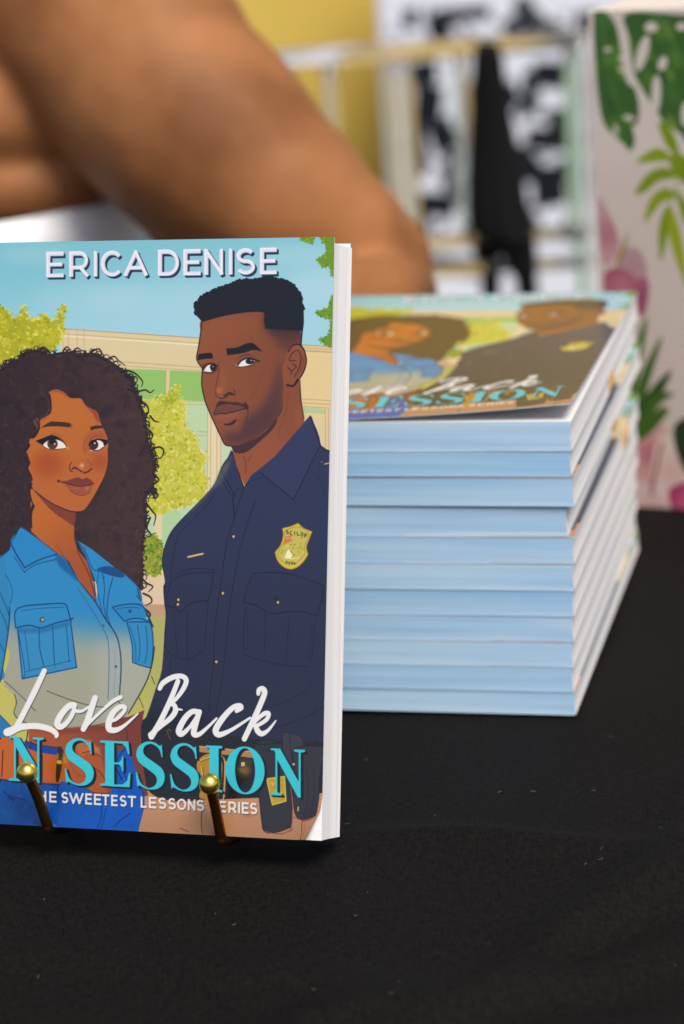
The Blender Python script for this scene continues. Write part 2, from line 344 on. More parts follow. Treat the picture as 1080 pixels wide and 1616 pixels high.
    # trousers and belt
    cv.fill([(150, 1235), (540, 1250), (540, 1345), (150, 1345)], grad(cv, (300, 1250), (196, 142, 104), (300, 1330), (176, 128, 92)), clip=bm*0+1)
    cv.fill(smooth([(225, 1150), (420, 1168), (540, 1178), (540, 1245), (330, 1262), (262, 1262), (228, 1235)]), (34, 33, 40))
    cv.fill(z('H', (330, 475), (640, 510), (640, 545), (330, 510)), (176, 128, 84)); cv.stroke(z('H', (330, 480), (640, 510)), 1.5, (212, 164, 80))
    cv.fill(smooth(z('H', (320, 560), (380, 520), (450, 560), (455, 640), (440, 740), (400, 775), (330, 760), (345, 690), (320, 620))), (182, 132, 40))
    for p in ([(330, 560), (400, 540), (440, 600)], [(340, 590), (350, 660), (345, 720)], [(450, 530), (470, 570), (462, 770)], [(425, 560), (430, 720)]): cv.line(z('H', *p), 1.6, (226, 180, 80)); cv.line([(x+2, y+1) for x, y in z('H', *p)], 1, (90, 60, 20))
    cv.fill(z('H', (555, 545), (625, 550), (620, 585), (555, 575)), (60, 50, 48)); cv.fill(z('H', (560, 568), (580, 565), (582, 588), (560, 590)), (220, 190, 120)); cv.dab(z('H', (588, 610))[0], 7, (150, 105, 40), .8, soft=True)
    cv.fill(z('H', (470, 560), (480, 560), (470, 760), (462, 760)), (196, 150, 90))
    pch = (48, 47, 54)
    hol = smooth(z('H', (640, 465), (790, 470), (815, 640), (840, 700), (836, 925), (836, 925), (760, 952), (690, 950), (672, 880), (655, 700))); cv.fill(hol, pch); cv.stroke(hol+hol[:1], 1.2, (26, 24, 32)); cv.line(z('H', (690, 950), (780, 962), (845, 935)), 1.4, (130, 70, 60))
    up = smooth(z('H', (790, 400), (790, 400), (880, 420), (905, 470), (910, 600), (840, 610), (790, 500))); cv.fill(up, (58, 57, 64)); cv.stroke(up+up[:1], 1.1, (30, 28, 36)); cv.line(z('H', (830, 415), (830, 480), (850, 590)), 1, (30, 28, 36))
    rp = smooth(z('H', (860, 490), (1040, 490), (1000, 600), (985, 865), (985, 865), (920, 884), (862, 860), (846, 740), (850, 600))); cv.fill(rp, (52, 50, 58)); cv.stroke(rp+rp[:1], 1.2, (26, 24, 32))
    cv.line(z('H', (920, 600), (930, 700), (915, 870)), 1, (32, 30, 38)); cv.line(z('H', (960, 600), (965, 720), (950, 860)), .9, (32, 30, 38)); cv.line(z('H', (850, 870), (920, 892), (990, 874)), 1.6, (140, 76, 60))
    cv.line(z('H', (835, 700), (845, 850), (832, 950)), 1.4, (150, 84, 70)); cv.line(z('H', (905, 890), (905, 1000)), 1.2, (60, 40, 34)); cv.line(z('H', (925, 890), (930, 990)), 1, (150, 90, 70))
    cv.stroke(z('H', (655, 470), (790, 462)), 1.4, (30, 28, 36)); cv.stroke(z('H', (670, 500), (760, 492)), 1, (34, 32, 40))
    cv.dab(z('H', (850, 578))[0], 1.8, (230, 196, 130)); cv.dab(z('H', (885, 578))[0], 2.2, (230, 196, 130)); cv.stroke(z('H', (875, 815), (874, 835)), 2, (214, 180, 110))
    tag_ = smooth(z('H', (700, 658), (700, 658), (800, 645), (800, 645), (808, 782), (808, 782), (732, 803), (732, 803)), True, 4); cv.fill(tag_, (190, 158, 44)); cv.stroke(tag_+tag_[:1], 1.4, (222, 196, 90))
    for _ in range(26):
        c = z('H', (rnd.uniform(720, 795), rnd.uniform(670, 780)))[0]; cv.dab(c, rnd.uniform(1, 3.4), rnd.choice([(150, 118, 26), (226, 200, 90), (168, 138, 40)]), .6, ang=rnd.uniform(0, 3), sy=.35)
    cv.line(z('H', (345, 830), (340, 900), (347, 960)), 1.3, (70, 46, 36)); cv.line(z('H', (225, 930), (270, 950)), 1.4, (110, 70, 60)); cv.dab(z('H', (600, 860))[0], 10, (140, 84, 66), .4, soft=True, sy=.3)
    for x0, y0, x1, y1 in ((150, 390, 170, 440), (205, 400, 215, 415), (160, 385, 175, 392)): cv.stroke(z('H', (x0, y0), (x1, y1)), 1.6, (130, 104, 50), .7)

    # ---- the man: neck, head
    sk, sk2, mline = (138, 76, 46), (110, 62, 50), (44, 24, 20)
    neck = z('M', (330, 1380), (365, 1520), (400, 1650), (467, 1813), (520, 1720), (720, 1560), (975, 1265), (945, 1080), (925, 880), (700, 900))
    cv.fill(neck, grad(cv, (390, 700), (150, 82, 50), (470, 640), (136, 74, 44)))
    cv.fill(smooth(z('M', (350, 1450), (450, 1455), (620, 1360), (740, 1240), (700, 1330), (560, 1460), (470, 1525), (400, 1530), (370, 1510))), (62, 40, 42), .95)
    cv.line(z('M', (935, 910), (945, 1080), (970, 1235)), 1.5, mline); cv.line(z('M', (840, 1010), (810, 1200), (760, 1330), (770, 1400)), 1.0, (110, 58, 40), .8); cv.line(z('M', (450, 1560), (470, 1590), (475, 1700)), 1.4, (90, 48, 40), .8); cv.line(z('M', (520, 1550), (490, 1610)), 1.2, (90, 48, 40), .7)
    cv.fill(z('M', (900, 1130), (940, 1120), (968, 1250), (900, 1330)), (164, 92, 66), .5, blur=4)
    head = smooth(z('M', (100, 395), (88, 520), (70, 640), (56, 720), (75, 770), (104, 810), (100, 890), (102, 970), (130, 1090), (165, 1180), (220, 1300), (262, 1390), (300, 1458), (300, 1458), (370, 1468), (450, 1452), (600, 1360), (735, 1235), (790, 1140), (800, 960), (940, 700), (945, 560), (900, 330), (600, 300), (300, 320)))
    cv.fill(head, grad(cv, (310, 640), (144, 80, 46), (440, 640), (132, 72, 44))); hm = cv.full(head)
    cv.fill(z('M', (120, 430), (600, 350), (600, 480), (110, 600)), (150, 84, 46), .5, blur=8, clip=hm)
    # fade and beard
    cv.fill(z('M', (640, 330), (960, 330), (960, 520), (800, 545), (690, 500), (640, 460)), (38, 30, 34), 1, blur=5, clip=hm)
    cv.fill(z('M', (690, 480), (960, 480), (940, 640), (780, 660), (720, 560)), (84, 50, 46), .8, blur=6, clip=hm)
    cv.fill(z('M', (775, 700), (800, 960), (795, 1150), (740, 1240), (600, 1365), (450, 1455), (300, 1465), (262, 1390), (330, 1350), (440, 1340), (470, 1230), (560, 1180), (660, 1060), (720, 900), (745, 780)), (84, 52, 50), .9, blur=5, clip=hm)
    cv.fill(z('M', (480, 1250), (620, 1180), (760, 1130), (735, 1235), (600, 1360), (440, 1450)), (74, 48, 50), .5, blur=6, clip=hm)
    cv.line(z('M', (492, 1140), (490, 1200), (460, 1330), (400, 1430)), 2.4, (84, 48, 42), .6)
    cv.line(z('M', (100, 420), (88, 520), (70, 640), (56, 720), (75, 770), (104, 810), (100, 890), (102, 970), (130, 1090), (165, 1180), (220, 1300), (262, 1390), (300, 1458), (360, 1470)), 1.7, mline)
    cv.line(z('M', (360, 1470), (450, 1455), (600, 1360), (735, 1235), (785, 1150)), 1.2, mline, .7)
    # hair with a bumpy outline
    hp = z('M', (100, 410), (45, 350), (45, 260), (95, 195), (185, 150), (240, 125), (330, 95), (400, 65), (480, 55), (560, 50), (630, 45), (680, 25), (730, 40), (830, 65), (880, 100), (920, 150), (945, 200), (950, 260), (965, 310), (960, 420), (945, 605), (900, 560), (780, 545), (700, 505), (645, 470), (630, 330), (500, 325), (300, 355))
    core = hp[:20]+z('M', (958, 420), (960, 490), (700, 470), (645, 470), (630, 330), (500, 325), (300, 355))
    cv.fill(core, (27, 27, 33)); cmh = cv.full(core)
    for i in range(1, 18):
        a, b = np.array(hp[i]), np.array(hp[i+1]); n = max(int(np.hypot(*(b-a))/3.2), 1)
        for k in range(n): c = a+(b-a)*k/n; cv.dab((c[0]+rnd.uniform(-.8, .8), c[1]+rnd.uniform(-.6, 1)), rnd.uniform(1.8, 3.0), (24, 26, 34))
    for _ in range(500):
        c = z('M', (rnd.uniform(60, 960), rnd.uniform(50, 480)))[0]; cv.dab(c, rnd.uniform(.8, 2), rnd.choice([(40, 38, 44), (18, 18, 26), (34, 34, 42)]), .5, clip=cmh, sy=.6, ang=rnd.uniform(0, 3))
    cv.line(z('M', (960, 310), (962, 420), (950, 520), (944, 605)), 2.2, (24, 24, 34))
    cv.line(z('M', (100, 412), (300, 357), (500, 327), (630, 330), (632, 400), (645, 472)), 1.2, (20, 18, 24))
    # ear
    ear = smooth(z('M', (835, 660), (860, 620), (915, 600), (965, 640), (990, 740), (970, 830), (925, 910), (860, 960), (800, 940), (790, 800)))
    cv.fill(ear, (142, 78, 48)); cv.line(z('M', (838, 665), (865, 620), (915, 602), (965, 640), (990, 740), (970, 830), (925, 905), (880, 955), (830, 955)), 1.9, mline); cv.line(z('M', (915, 905), (880, 955), (825, 950)), 3.2, (50, 26, 22))
    cv.line(z('M', (840, 740), (860, 690), (910, 655), (940, 690), (935, 780), (890, 880)), 1.5, (70, 36, 30)); cv.line(z('M', (850, 745), (900, 740)), 1.4, (70, 36, 30)); cv.line(z('M', (870, 770), (905, 790), (870, 830), (855, 860)), 1.5, (70, 36, 30)); cv.line(z('M', (830, 800), (865, 830)), 1.5, (70, 36, 30))
    cv.fill(z('M', (940, 680), (975, 720), (960, 820), (900, 900), (930, 800)), (112, 58, 40), .6, blur=2)
    # brows, eyes, nose, mouth
    cv.fill(smooth(z('M', (305, 640), (305, 640), (400, 630), (470, 600), (525, 592), (570, 620), (615, 668), (615, 668), (540, 652), (440, 680), (318, 697), (318, 697))), (27, 24, 28))
    cv.fill(smooth(z('M', (70, 690), (70, 690), (130, 680), (185, 680), (195, 725), (195, 725), (130, 728), (65, 740), (65, 740))), (27, 24, 28))
    cv.fill(smooth(z('M', (395, 790), (440, 735), (520, 715), (575, 740), (520, 785), (440, 795))), (70, 40, 32), .5, blur=1)
    cv.fill(smooth(z('M', (408, 790), (408, 790), (440, 745), (500, 728), (562, 742), (562, 742), (520, 775), (450, 792))), (236, 232, 232)); cv.fill(smooth(z('M', (475, 740), (500, 728), (555, 742), (525, 770), (490, 770), (474, 755))), (34, 26, 28)); cv.dab(z('M', (520, 740))[0], 1.0, (230, 230, 236)); cv.dab(z('M', (545, 742))[0], 1.2, (200, 190, 190))
    cv.line(z('M', (400, 790), (440, 742), (500, 722), (565, 740), (590, 748)), 2.0, (26, 18, 20)); cv.line(z('M', (420, 715), (450, 698), (510, 692)), 1.2, (70, 38, 30)); cv.line(z('M', (395, 795), (450, 797), (510, 788), (545, 768)), .8, (90, 50, 40)); cv.line(z('M', (390, 775), (400, 790)), 1.5, (190, 140, 110))
    cv.fill(smooth(z('M', (100, 780), (130, 770), (210, 770), (235, 810), (200, 850), (130, 850))), (70, 40, 32), .45, blur=1)
    cv.fill(smooth(z('M', (116, 832), (116, 832), (150, 785), (200, 780), (222, 800), (180, 838))), (238, 234, 232)); cv.fill(smooth(z('M', (170, 790), (200, 775), (228, 800), (205, 828), (180, 828))), (32, 24, 28)); cv.dab(z('M', (196, 795))[0], .9, (210, 210, 216))
    cv.line(z('M', (106, 815), (145, 772), (200, 770), (230, 790)), 1.7, (30, 20, 22)); cv.line(z('M', (118, 842), (180, 848), (225, 820)), .9, (60, 34, 30))
    cv.line(z('M', (240, 760), (245, 830), (230, 920), (215, 1000), (225, 1045), (262, 1065)), 1.5, (92, 50, 36), .9); cv.line(z('M', (262, 1065), (300, 1058), (330, 1035), (370, 1030)), 1.5, (60, 32, 26)); cv.line(z('M', (290, 1045), (330, 1018), (365, 1025)), 2.4, (54, 28, 24)); cv.line(z('M', (370, 990), (385, 1015), (375, 1045)), 1.3, (70, 38, 30))
    cv.dab(z('M', (250, 995))[0], 5, (190, 116, 70), .8, soft=True, sy=.8); cv.fill(z('M', (265, 820), (300, 820), (310, 980), (250, 980)), (160, 92, 54), .5, blur=3)
    cv.line(z('M', (640, 820), (600, 900), (550, 1010), (510, 1060)), .9, (104, 56, 40), .7)
    must = smooth(z('M', (225, 1140), (240, 1100), (280, 1085), (340, 1095), (400, 1095), (450, 1110), (470, 1095), (495, 1130), (490, 1160), (420, 1135), (340, 1115), (280, 1120))); cv.fill(must, (60, 34, 32), .9, blur=.6)
    cv.fill(smooth(z('M', (205, 1180), (240, 1145), (300, 1120), (340, 1128), (400, 1120), (470, 1145), (400, 1170), (300, 1195), (215, 1200))), (112, 64, 54)); cv.fill(smooth(z('M', (215, 1200), (300, 1195), (400, 1172), (430, 1165), (380, 1230), (310, 1255), (240, 1245))), (144, 82, 58))
    cv.line(z('M', (200, 1180), (215, 1202), (260, 1190), (300, 1193), (400, 1170), (480, 1145)), 1.6, (56, 28, 26)); cv.fill(smooth(z('M', (285, 1280), (330, 1275), (395, 1240), (370, 1285), (310, 1295))), (60, 34, 34))
    cv.line(z('M', (215, 1170), (235, 1110), (262, 1090)), 1.6, (56, 30, 28), .8)

    # ---- the woman: hair
    hb, hd = (58, 38, 40), (36, 22, 26)
    hair = z('A', (-330, 1100), (-180, 920), (-60, 880), (0, 855), (40, 820), (100, 795), (150, 750), (240, 735), (300, 760), (400, 745), (480, 755), (580, 755), (660, 795), (740, 850), (800, 905), (830, 980), (850, 1050), (880, 1120), (895, 1210), (905, 1290), (930, 1360), (950, 1430), (940, 1500), (935, 1616))
    hair += z('C', (935, 40), (885, 110), (895, 200), (880, 330), (868, 420), (870, 580), (850, 650), (740, 600), (560, 600), (400, 500), (100, 500), (-330, 500))
    hair = smooth(hair, True, 4); cv.fill(hair, grad(cv, (0, 700), (50, 32, 31), (230, 700), (66, 45, 42))); hrm = cv.full(hair)
    for _ in range(1500):
        c = (rnd.uniform(-60, 250), rnd.uniform(545, 925)); a = rnd.uniform(0, 6.28); r = rnd.uniform(2, 5.5)
        pts = [(c[0]+r*math.cos(a+t*2.2), c[1]+1.2*r*math.sin(a+t*2.2)) for t in (0, .4, .8, 1.2)]
        cv.stroke(pts, rnd.uniform(.7, 1.9), rnd.choice([(36, 22, 25), (84, 56, 50), (98, 66, 58), (42, 27, 29)]), rnd.uniform(.2, .6), clip=hrm)
    for _ in range(260):
        c = (rnd.uniform(-60, 250), rnd.uniform(545, 925)); cv.dab(c, rnd.uniform(4, 11), rnd.choice([(34, 21, 25), (30, 19, 23), (74, 50, 50)]), rnd.uniform(.2, .5), clip=hrm, soft=True, sy=rnd.uniform(.4, .8), ang=rnd.uniform(0, 3))
    edge = [p for p in hair if p[0] > -60 and not (p[1] > 780 and p[0] < 215)]
    for i in range(0, len(edge)):
        for _ in range(2):
            c = (edge[i][0]+rnd.uniform(-2.5, 2), edge[i][1]+rnd.uniform(-2, 2)); a = rnd.uniform(0, 6.28); r = rnd.uniform(2.2, 5)
            pts = [(c[0]+r*math.cos(a+t), c[1]+r*math.sin(a+t)) for t in np.linspace(0, rnd.uniform(2.2, 4.4), 9)]
            cv.stroke(pts, [2.0, 1.6, .7], (38, 26, 28), .95)
    for p in ([(190, 195), (240, 210), (290, 200), (320, 215), (342, 198)], [(160, 90), (200, 90), (240, 110), (275, 150), (270, 180)], [(260, 260), (300, 290), (310, 330), (290, 350)], [(320, 350), (345, 380), (372, 385)], [(280, 410), (310, 430), (335, 460), (320, 500), (350, 515)], [(330, 545), (370, 530), (398, 550), (385, 590), (350, 600)], [(300, 860), (330, 900), (352, 930), (340, 985)], [(320, 940), (300, 1000), (325, 1040), (290, 1055)],
              [(270, 1290), (300, 1320), (335, 1340), (310, 1370)], [(280, 1380), (320, 1400), (328, 1430), (290, 1450)], [(290, 1470), (320, 1500), (310, 1530), (340, 1570)], [(175, 120), (215, 130), (225, 170), (195, 175)], [(340, 690), (370, 720), (345, 745)], [(290, 790), (330, 800), (350, 840)]):
        cv.line(z('T', *p), [3.0, 2.4, 1.1], (36, 25, 27))
    for p in ([(150, 770), (170, 735), (200, 740), (215, 770)], [(235, 745), (260, 720), (290, 735), (285, 760)], [(385, 740), (405, 718), (430, 735)], [(440, 750), (470, 725), (500, 745)], [(560, 745), (600, 730), (620, 760), (590, 775)], [(640, 800), (690, 775), (720, 800), (760, 830)], [(60, 830), (85, 795), (110, 800)]):
        cv.line(z('A', *p), [2.6, 2.0, 1.0], (36, 25, 27))
    # face
    w1, w2, wl = (186, 102, 38), (164, 82, 36), (58, 26, 18)
    cv.fill(z('C', (185, 40), (190, 300), (340, 440), (410, 480), (480, 590), (577, 735), (585, 680), (530, 480), (470, 410), (450, 340), (452, 120)), grad(cv, (60, 800), (190, 104, 32), (130, 900), (166, 82, 38)))
    face = smooth(z('F', (250, 120), (250, 120), (270, 170), (278, 250), (262, 340), (262, 340), (165, 400), (150, 480), (130, 560), (60, 610), (8, 740), (8, 740), (40, 830), (22, 920), (70, 1010), (68, 1110), (105, 1172), (200, 1250), (300, 1312), (430, 1370), (520, 1392), (610, 1385), (665, 1335), (760, 1180), (850, 1000), (882, 860), (882, 720), (866, 590), (800, 445), (760, 330), (650, 270), (590, 192), (480, 182), (420, 130), (330, 90)))
    cv.fill(smooth(z('F', (60, 1120), (110, 1170), (250, 1290), (430, 1370), (530, 1390), (518, 1535), (440, 1495), (330, 1420), (220, 1320))), (126, 58, 40), .95)
    cv.fill(face, grad(cv, (90, 640), (190, 106, 38), (110, 790), (186, 100, 42))); fm = cv.full(face)
    cv.dab(z('F', (240, 880))[0], 24, (166, 70, 20), .75, clip=fm, soft=True, sy=.85); cv.dab(z('F', (800, 860))[0], 15, (160, 72, 30), .7, clip=fm, soft=True)
    for p in ([(250, 125), (330, 95), (420, 135), (480, 185), (440, 160), (330, 115)], [(420, 135), (480, 182), (590, 190), (655, 275), (640, 215), (560, 180), (470, 140)], [(655, 275), (760, 330), (790, 440), (755, 420), (720, 350)], [(165, 400), (262, 340), (200, 410)]): cv.fill(smooth(z('F', *p)), (140, 58, 34), .8, blur=1.0, clip=fm)
    cv.fill(z('F', (640, 560), (700, 540), (860, 520), (870, 600), (700, 640), (660, 760), (620, 740)), (160, 74, 40), .55, blur=2.5, clip=fm)
    cv.line(z('F', (100, 1170), (200, 1250), (300, 1312), (430, 1370), (520, 1392), (610, 1385), (665, 1335), (760, 1180), (850, 1000), (882, 860), (880, 720)), 1.6, wl)
    cv.line(z('F', (262, 150), (275, 250), (262, 345), (165, 400), (150, 480)), 1.8, hd); cv.line(z('F', (240, 200), (262, 270), (230, 350)), 1.4, (110, 60, 60), .7)
    cv.fill(smooth(z('F', (85, 430), (140, 400), (150, 490), (110, 580), (120, 500))), (120, 60, 52), .8)
    cv.fill(smooth(z('F', (165, 500), (165, 500), (260, 440), (330, 435), (478, 452), (478, 495), (478, 495), (340, 485), (240, 488))), (62, 36, 24)); cv.fill(z('F', (478, 455), (505, 458), (500, 515), (478, 495)), (150, 78, 30), .7)
    cv.fill(smooth(z('F', (692, 490), (692, 490), (760, 475), (820, 480), (840, 500), (760, 510), (690, 528), (690, 528))), (62, 36, 24))
    # eyes
    cv.fill(smooth(z('F', (190, 690), (230, 640), (320, 620), (390, 640), (432, 715), (340, 725), (240, 722))), (238, 234, 222)); cv.dab(z('F', (290, 672))[0], 8.4, (84, 50, 38)); cv.dab(z('F', (290, 645))[0], 5.2, (30, 18, 16)); cv.dab(z('F', (312, 672))[0], 1.6, (220, 190, 180))
    cv.fill(smooth(z('F', (110, 640), (110, 640), (200, 605), (280, 578), (350, 600), (410, 650), (442, 705), (400, 655), (340, 628), (270, 625), (215, 655), (185, 685), (185, 685))), (24, 14, 12)); cv.line(z('F', (190, 692), (240, 724), (340, 728), (430, 718)), 1.2, (110, 54, 30)); cv.line(z('F', (270, 570), (310, 560), (370, 590), (430, 670)), 1.0, (140, 72, 34)); cv.dab(z('F', (452, 715))[0], 1.8, (214, 146, 70))
    cv.fill(smooth(z('F', (675, 695), (700, 650), (770, 628), (830, 660), (836, 700), (780, 735), (700, 730))), (238, 234, 222)); cv.dab(z('F', (725, 680))[0], 7.8, (66, 38, 40)); cv.dab(z('F', (735, 660))[0], 4.4, (40, 24, 26)); cv.dab(z('F', (738, 664))[0], 1.5, (225, 215, 215))
    cv.fill(smooth(z('F', (670, 690), (700, 645), (770, 615), (850, 625), (880, 640), (860, 680), (838, 690), (820, 650), (770, 632), (710, 660))), (28, 16, 16)); cv.line(z('F', (680, 715), (720, 735), (780, 738), (838, 700)), 1.3, (70, 34, 26)); cv.line(z('F', (690, 625), (760, 585), (850, 600)), 1.0, (130, 64, 50)); cv.dab(z('F', (700, 742))[0], 2.4, (220, 160, 110), sy=.4)
    # nose and mouth
    cv.line(z('F', (640, 620), (620, 700), (640, 780)), 2.2, (154, 78, 30), .6); cv.line(z('F', (660, 830), (690, 880), (700, 920)), 1.2, (130, 60, 30), .8)
    cv.dab(z('F', (600, 920))[0], 13, (180, 92, 44), .8, soft=True, sy=.7); cv.line(z('F', (490, 870), (470, 915), (480, 955), (505, 965)), 1.6, (90, 42, 22)); cv.line(z('F', (500, 935), (530, 925), (570, 945), (600, 965)), 2.6, (80, 36, 22)); cv.line(z('F', (620, 980), (660, 970), (705, 935)), 2.2, (76, 34, 22)); cv.dab(z('F', (602, 900))[0], 2.6, (246, 214, 180), .95, soft=True); cv.dab(z('F', (590, 915))[0], 5, (214, 136, 90), .5, soft=True)
    cv.fill(smooth(z('F', (390, 1072), (450, 1060), (520, 1035), (560, 1025), (610, 1045), (650, 1030), (690, 1050), (722, 1090), (660, 1110), (560, 1118), (460, 1095))), (122, 58, 44)); cv.fill(smooth(z('F', (430, 1098), (540, 1118), (660, 1112), (712, 1100), (690, 1180), (610, 1218), (520, 1195), (460, 1150))), (158, 80, 56)); cv.dab(z('F', (655, 1140))[0], 3, (206, 130, 100), .7, soft=True); cv.dab(z('F', (540, 1140))[0], 6, (178, 96, 68), .6, soft=True, sy=.4)
    cv.line(z('F', (345, 1065), (400, 1082), (460, 1098), (560, 1120), (660, 1112), (730, 1092)), 1.5, (80, 34, 26)); cv.dab(z('F', (352, 1065))[0], 2.3, (90, 40, 26)); cv.line(z('F', (470, 1160), (520, 1198), (610, 1220), (690, 1185)), 1.0, (120, 54, 38))
    # locks in front of the face
    for p in ([(10, 560), (80, 600), (130, 540), (150, 480), (120, 430)], [(0, 740), (40, 690), (20, 640)], [(0, 820), (40, 870), (20, 930), (60, 1010), (75, 1060)], [(60, 1100), (40, 1180), (80, 1310)], [(85, 1330), (60, 1420), (70, 1560)]): cv.line(z('F', *p), [5, 4, 1.5], (44, 26, 28))
    # chest lines
    cv.line(z('C', (340, 380), (375, 430), (410, 480)), 1.1, (120, 56, 30), .7); cv.line(z('C', (470, 420), (540, 560), (577, 700)), 1.4, (90, 40, 24))

    # ---- the woman: blouse
    sb, sdk, sg = (44, 138, 196), (14, 70, 124), (166, 165, 142)
    shirt = smooth(z('C', (-330, 640), (-150, 500), (0, 450), (60, 405), (68, 350), (105, 305), (105, 305), (120, 278), (160, 290), (340, 432), (412, 480), (480, 600), (577, 728), (577, 728), (590, 640), (530, 480), (466, 352), (466, 352), (560, 410), (700, 520), (760, 560), (840, 640), (862, 720), (920, 860), (938, 1000), (922, 1110), (880, 1230), (780, 1400), (770, 1440), (620, 1475), (450, 1500), (300, 1490), (165, 1468), (90, 1430), (100, 1350), (85, 1290), (20, 1210), (40, 1000), (-330, 1000)), True, 5)
    cv.fill(shirt, grad(cv, (120, 955), sb, (112, 1035), (160, 166, 150))); sm = cv.full(shirt)
    cv.fill([(-60, 1060), (250, 1060), (250, 1170), (-60, 1170)], sg, .9, blur=14, clip=sm)
    cv.fill([(150, 1010), (240, 1000), (240, 1080), (190, 1140), (150, 1140)], (176, 180, 168), .5, blur=8, clip=sm)
    sl = smooth(z('C', (-330, 640), (0, 450), (40, 560), (60, 760), (52, 890), (20, 1100), (0, 1210), (-330, 1250)), True, 4); cv.fill(sl, (46, 132, 186))
    cv.fill(z('C', (0, 1420), (70, 1490), (60, 1560), (-330, 1600), (-330, 1350)), (40, 120, 176)); cv.line(z('C', (0, 1415), (70, 1488)), 1.5, sdk)
    def sl_(pts, w=1.3, c=sdk, a=.9, k='C'): cv.line(z(k, *pts), w, c, a)
    sl_([(0, 1215), (30, 1050), (55, 870), (60, 760)], 1.8, (20, 40, 60)); sl_([(0, 670), (40, 760), (60, 830)], 1.3); sl_([(0, 780), (35, 850), (45, 900)], 1.3); sl_([(0, 460), (60, 410)], 1.5); sl_([(35, 560), (75, 650), (62, 740)], 1.1); sl_([(0, 980), (25, 1030)], 1.2)
    cv.fill(smooth(z('C', (70, 350), (110, 310), (120, 278), (160, 290), (350, 432), (350, 432), (240, 470), (155, 520), (155, 520), (90, 420))), (40, 134, 196)); cv.line(z('C', (66, 370), (95, 430), (150, 520)), 2.6, (16, 74, 130)); cv.line(z('C', (152, 520), (240, 472), (350, 436)), 2.2, (16, 74, 130)); sl_([(120, 280), (160, 292), (345, 432)], 1.3); sl_([(150, 545), (220, 500), (340, 470)], 1.5); sl_([(85, 450), (150, 550)], 1.2); sl_([(66, 370), (105, 306), (118, 278)], 1.6)
    cv.fill(smooth(z('C', (340, 440), (412, 480), (470, 600), (420, 560), (360, 510))), (20, 86, 148), .8, blur=1)
    sl_([(412, 480), (480, 600), (577, 725), (640, 830), (700, 920), (725, 1000), (735, 1120), (725, 1290)], 2.0, (22, 50, 80)); sl_([(470, 640), (560, 780), (620, 880), (655, 960), (662, 1100), (655, 1320)], 1.2, (60, 96, 120)); sl_([(690, 1000), (700, 1120), (690, 1330)], .8, (100, 120, 130))
    cv.fill(z('C', (660, 960), (722, 990), (730, 1120), (722, 1300), (660, 1320), (668, 1100)), (150, 172, 180), .45, blur=1)
    for q in ((628, 870), (703, 1120), (632, 580)): cv.dab(z('C', q)[0], 2.4, (70, 124, 164)); cv.dab(z('C', q)[0], 1.4, (30, 80, 124))
    sl_([(466, 352), (500, 400), (530, 480), (570, 600), (580, 720)], 1.8); cv.fill(smooth(z('C', (590, 530), (640, 510), (700, 520), (755, 560), (735, 580), (650, 560))), (18, 76, 132)); sl_([(510, 390), (560, 520), (600, 540)], 1.3); sl_([(620, 545), (635, 640), (630, 740), (650, 850)], 1.4); sl_([(685, 580), (660, 680), (650, 800), (680, 890)], 1.6); sl_([(600, 540), (590, 640), (620, 780)], 1.1)
    sl_([(760, 560), (840, 640), (860, 720), (830, 690)], 1.5); sl_([(835, 650), (850, 710)], 2.2)
    # pockets
    pk = smooth(z('C', (105, 870), (105, 870), (420, 830), (430, 860), (465, 1125), (465, 1125), (300, 1160), (135, 1195), (135, 1195))); cv.fill(pk, (52, 140, 192)); cv.stroke(pk+pk[:1], 1.8, sdk)
    fl = smooth(z('C', (92, 790), (140, 755), (260, 742), (385, 738), (410, 770), (428, 835), (428, 835), (340, 855), (250, 885), (180, 870), (95, 885), (95, 885))); cv.fill(fl, (46, 138, 194)); cv.stroke(fl+fl[:1], 2.0, sdk)
    sl_([(130, 780), (260, 765), (390, 760)], .9); sl_([(240, 890), (240, 1000), (270, 1130)], 1.6); sl_([(320, 870), (325, 1000), (332, 1120)], 1.5); sl_([(150, 900), (165, 1020), (180, 1145)], 1.0); sl_([(400, 860), (410, 960), (420, 1090)], 1.2); sl_([(160, 1150), (300, 1115), (430, 1085)], .9); sl_([(110, 900), (150, 1140), (140, 1190)], 1.2)
    cv.fill(z('C', (100, 885), (250, 885), (420, 845), (424, 870), (260, 915), (110, 915)), (24, 92, 146), .5, blur=1)
    cv.dab(z('C', (257, 835))[0], 4, (40, 60, 70)); cv.dab(z('C', (259, 835))[0], 2.3, (190, 178, 140))
    pk2 = smooth(z('C', (770, 850), (770, 850), (880, 850), (918, 870), (930, 1000), (918, 1130), (918, 1130), (860, 1115), (805, 1095), (805, 1095), (800, 980))); cv.fill(pk2, (48, 138, 190)); cv.stroke(pk2+pk2[:1], 1.6, sdk); sl_([(835, 870), (850, 1000), (840, 1090)], 1.1); sl_([(885, 870), (895, 1000), (880, 1100)], 1.1); sl_([(785, 870), (820, 980), (825, 1090)], .9)
    fl2 = smooth(z('C', (682, 760), (682, 760), (760, 742), (850, 745), (890, 790), (922, 860), (922, 860), (860, 830), (800, 830), (755, 845), (755, 845))); cv.fill(fl2, (40, 132, 190)); cv.stroke(fl2+fl2[:1], 1.8, sdk); cv.dab(z('C', (789, 785))[0], 2.8, (20, 76, 126)); sl_([(710, 770), (780, 760), (850, 765)], .9)
    cv.dab(z('C', (895, 825))[0], 2.2, (190, 190, 180)); sl_([(890, 800), (925, 880)], 2.2, (30, 50, 60))
    # outlines and folds on the pale half
    gl_ = (60, 62, 48)
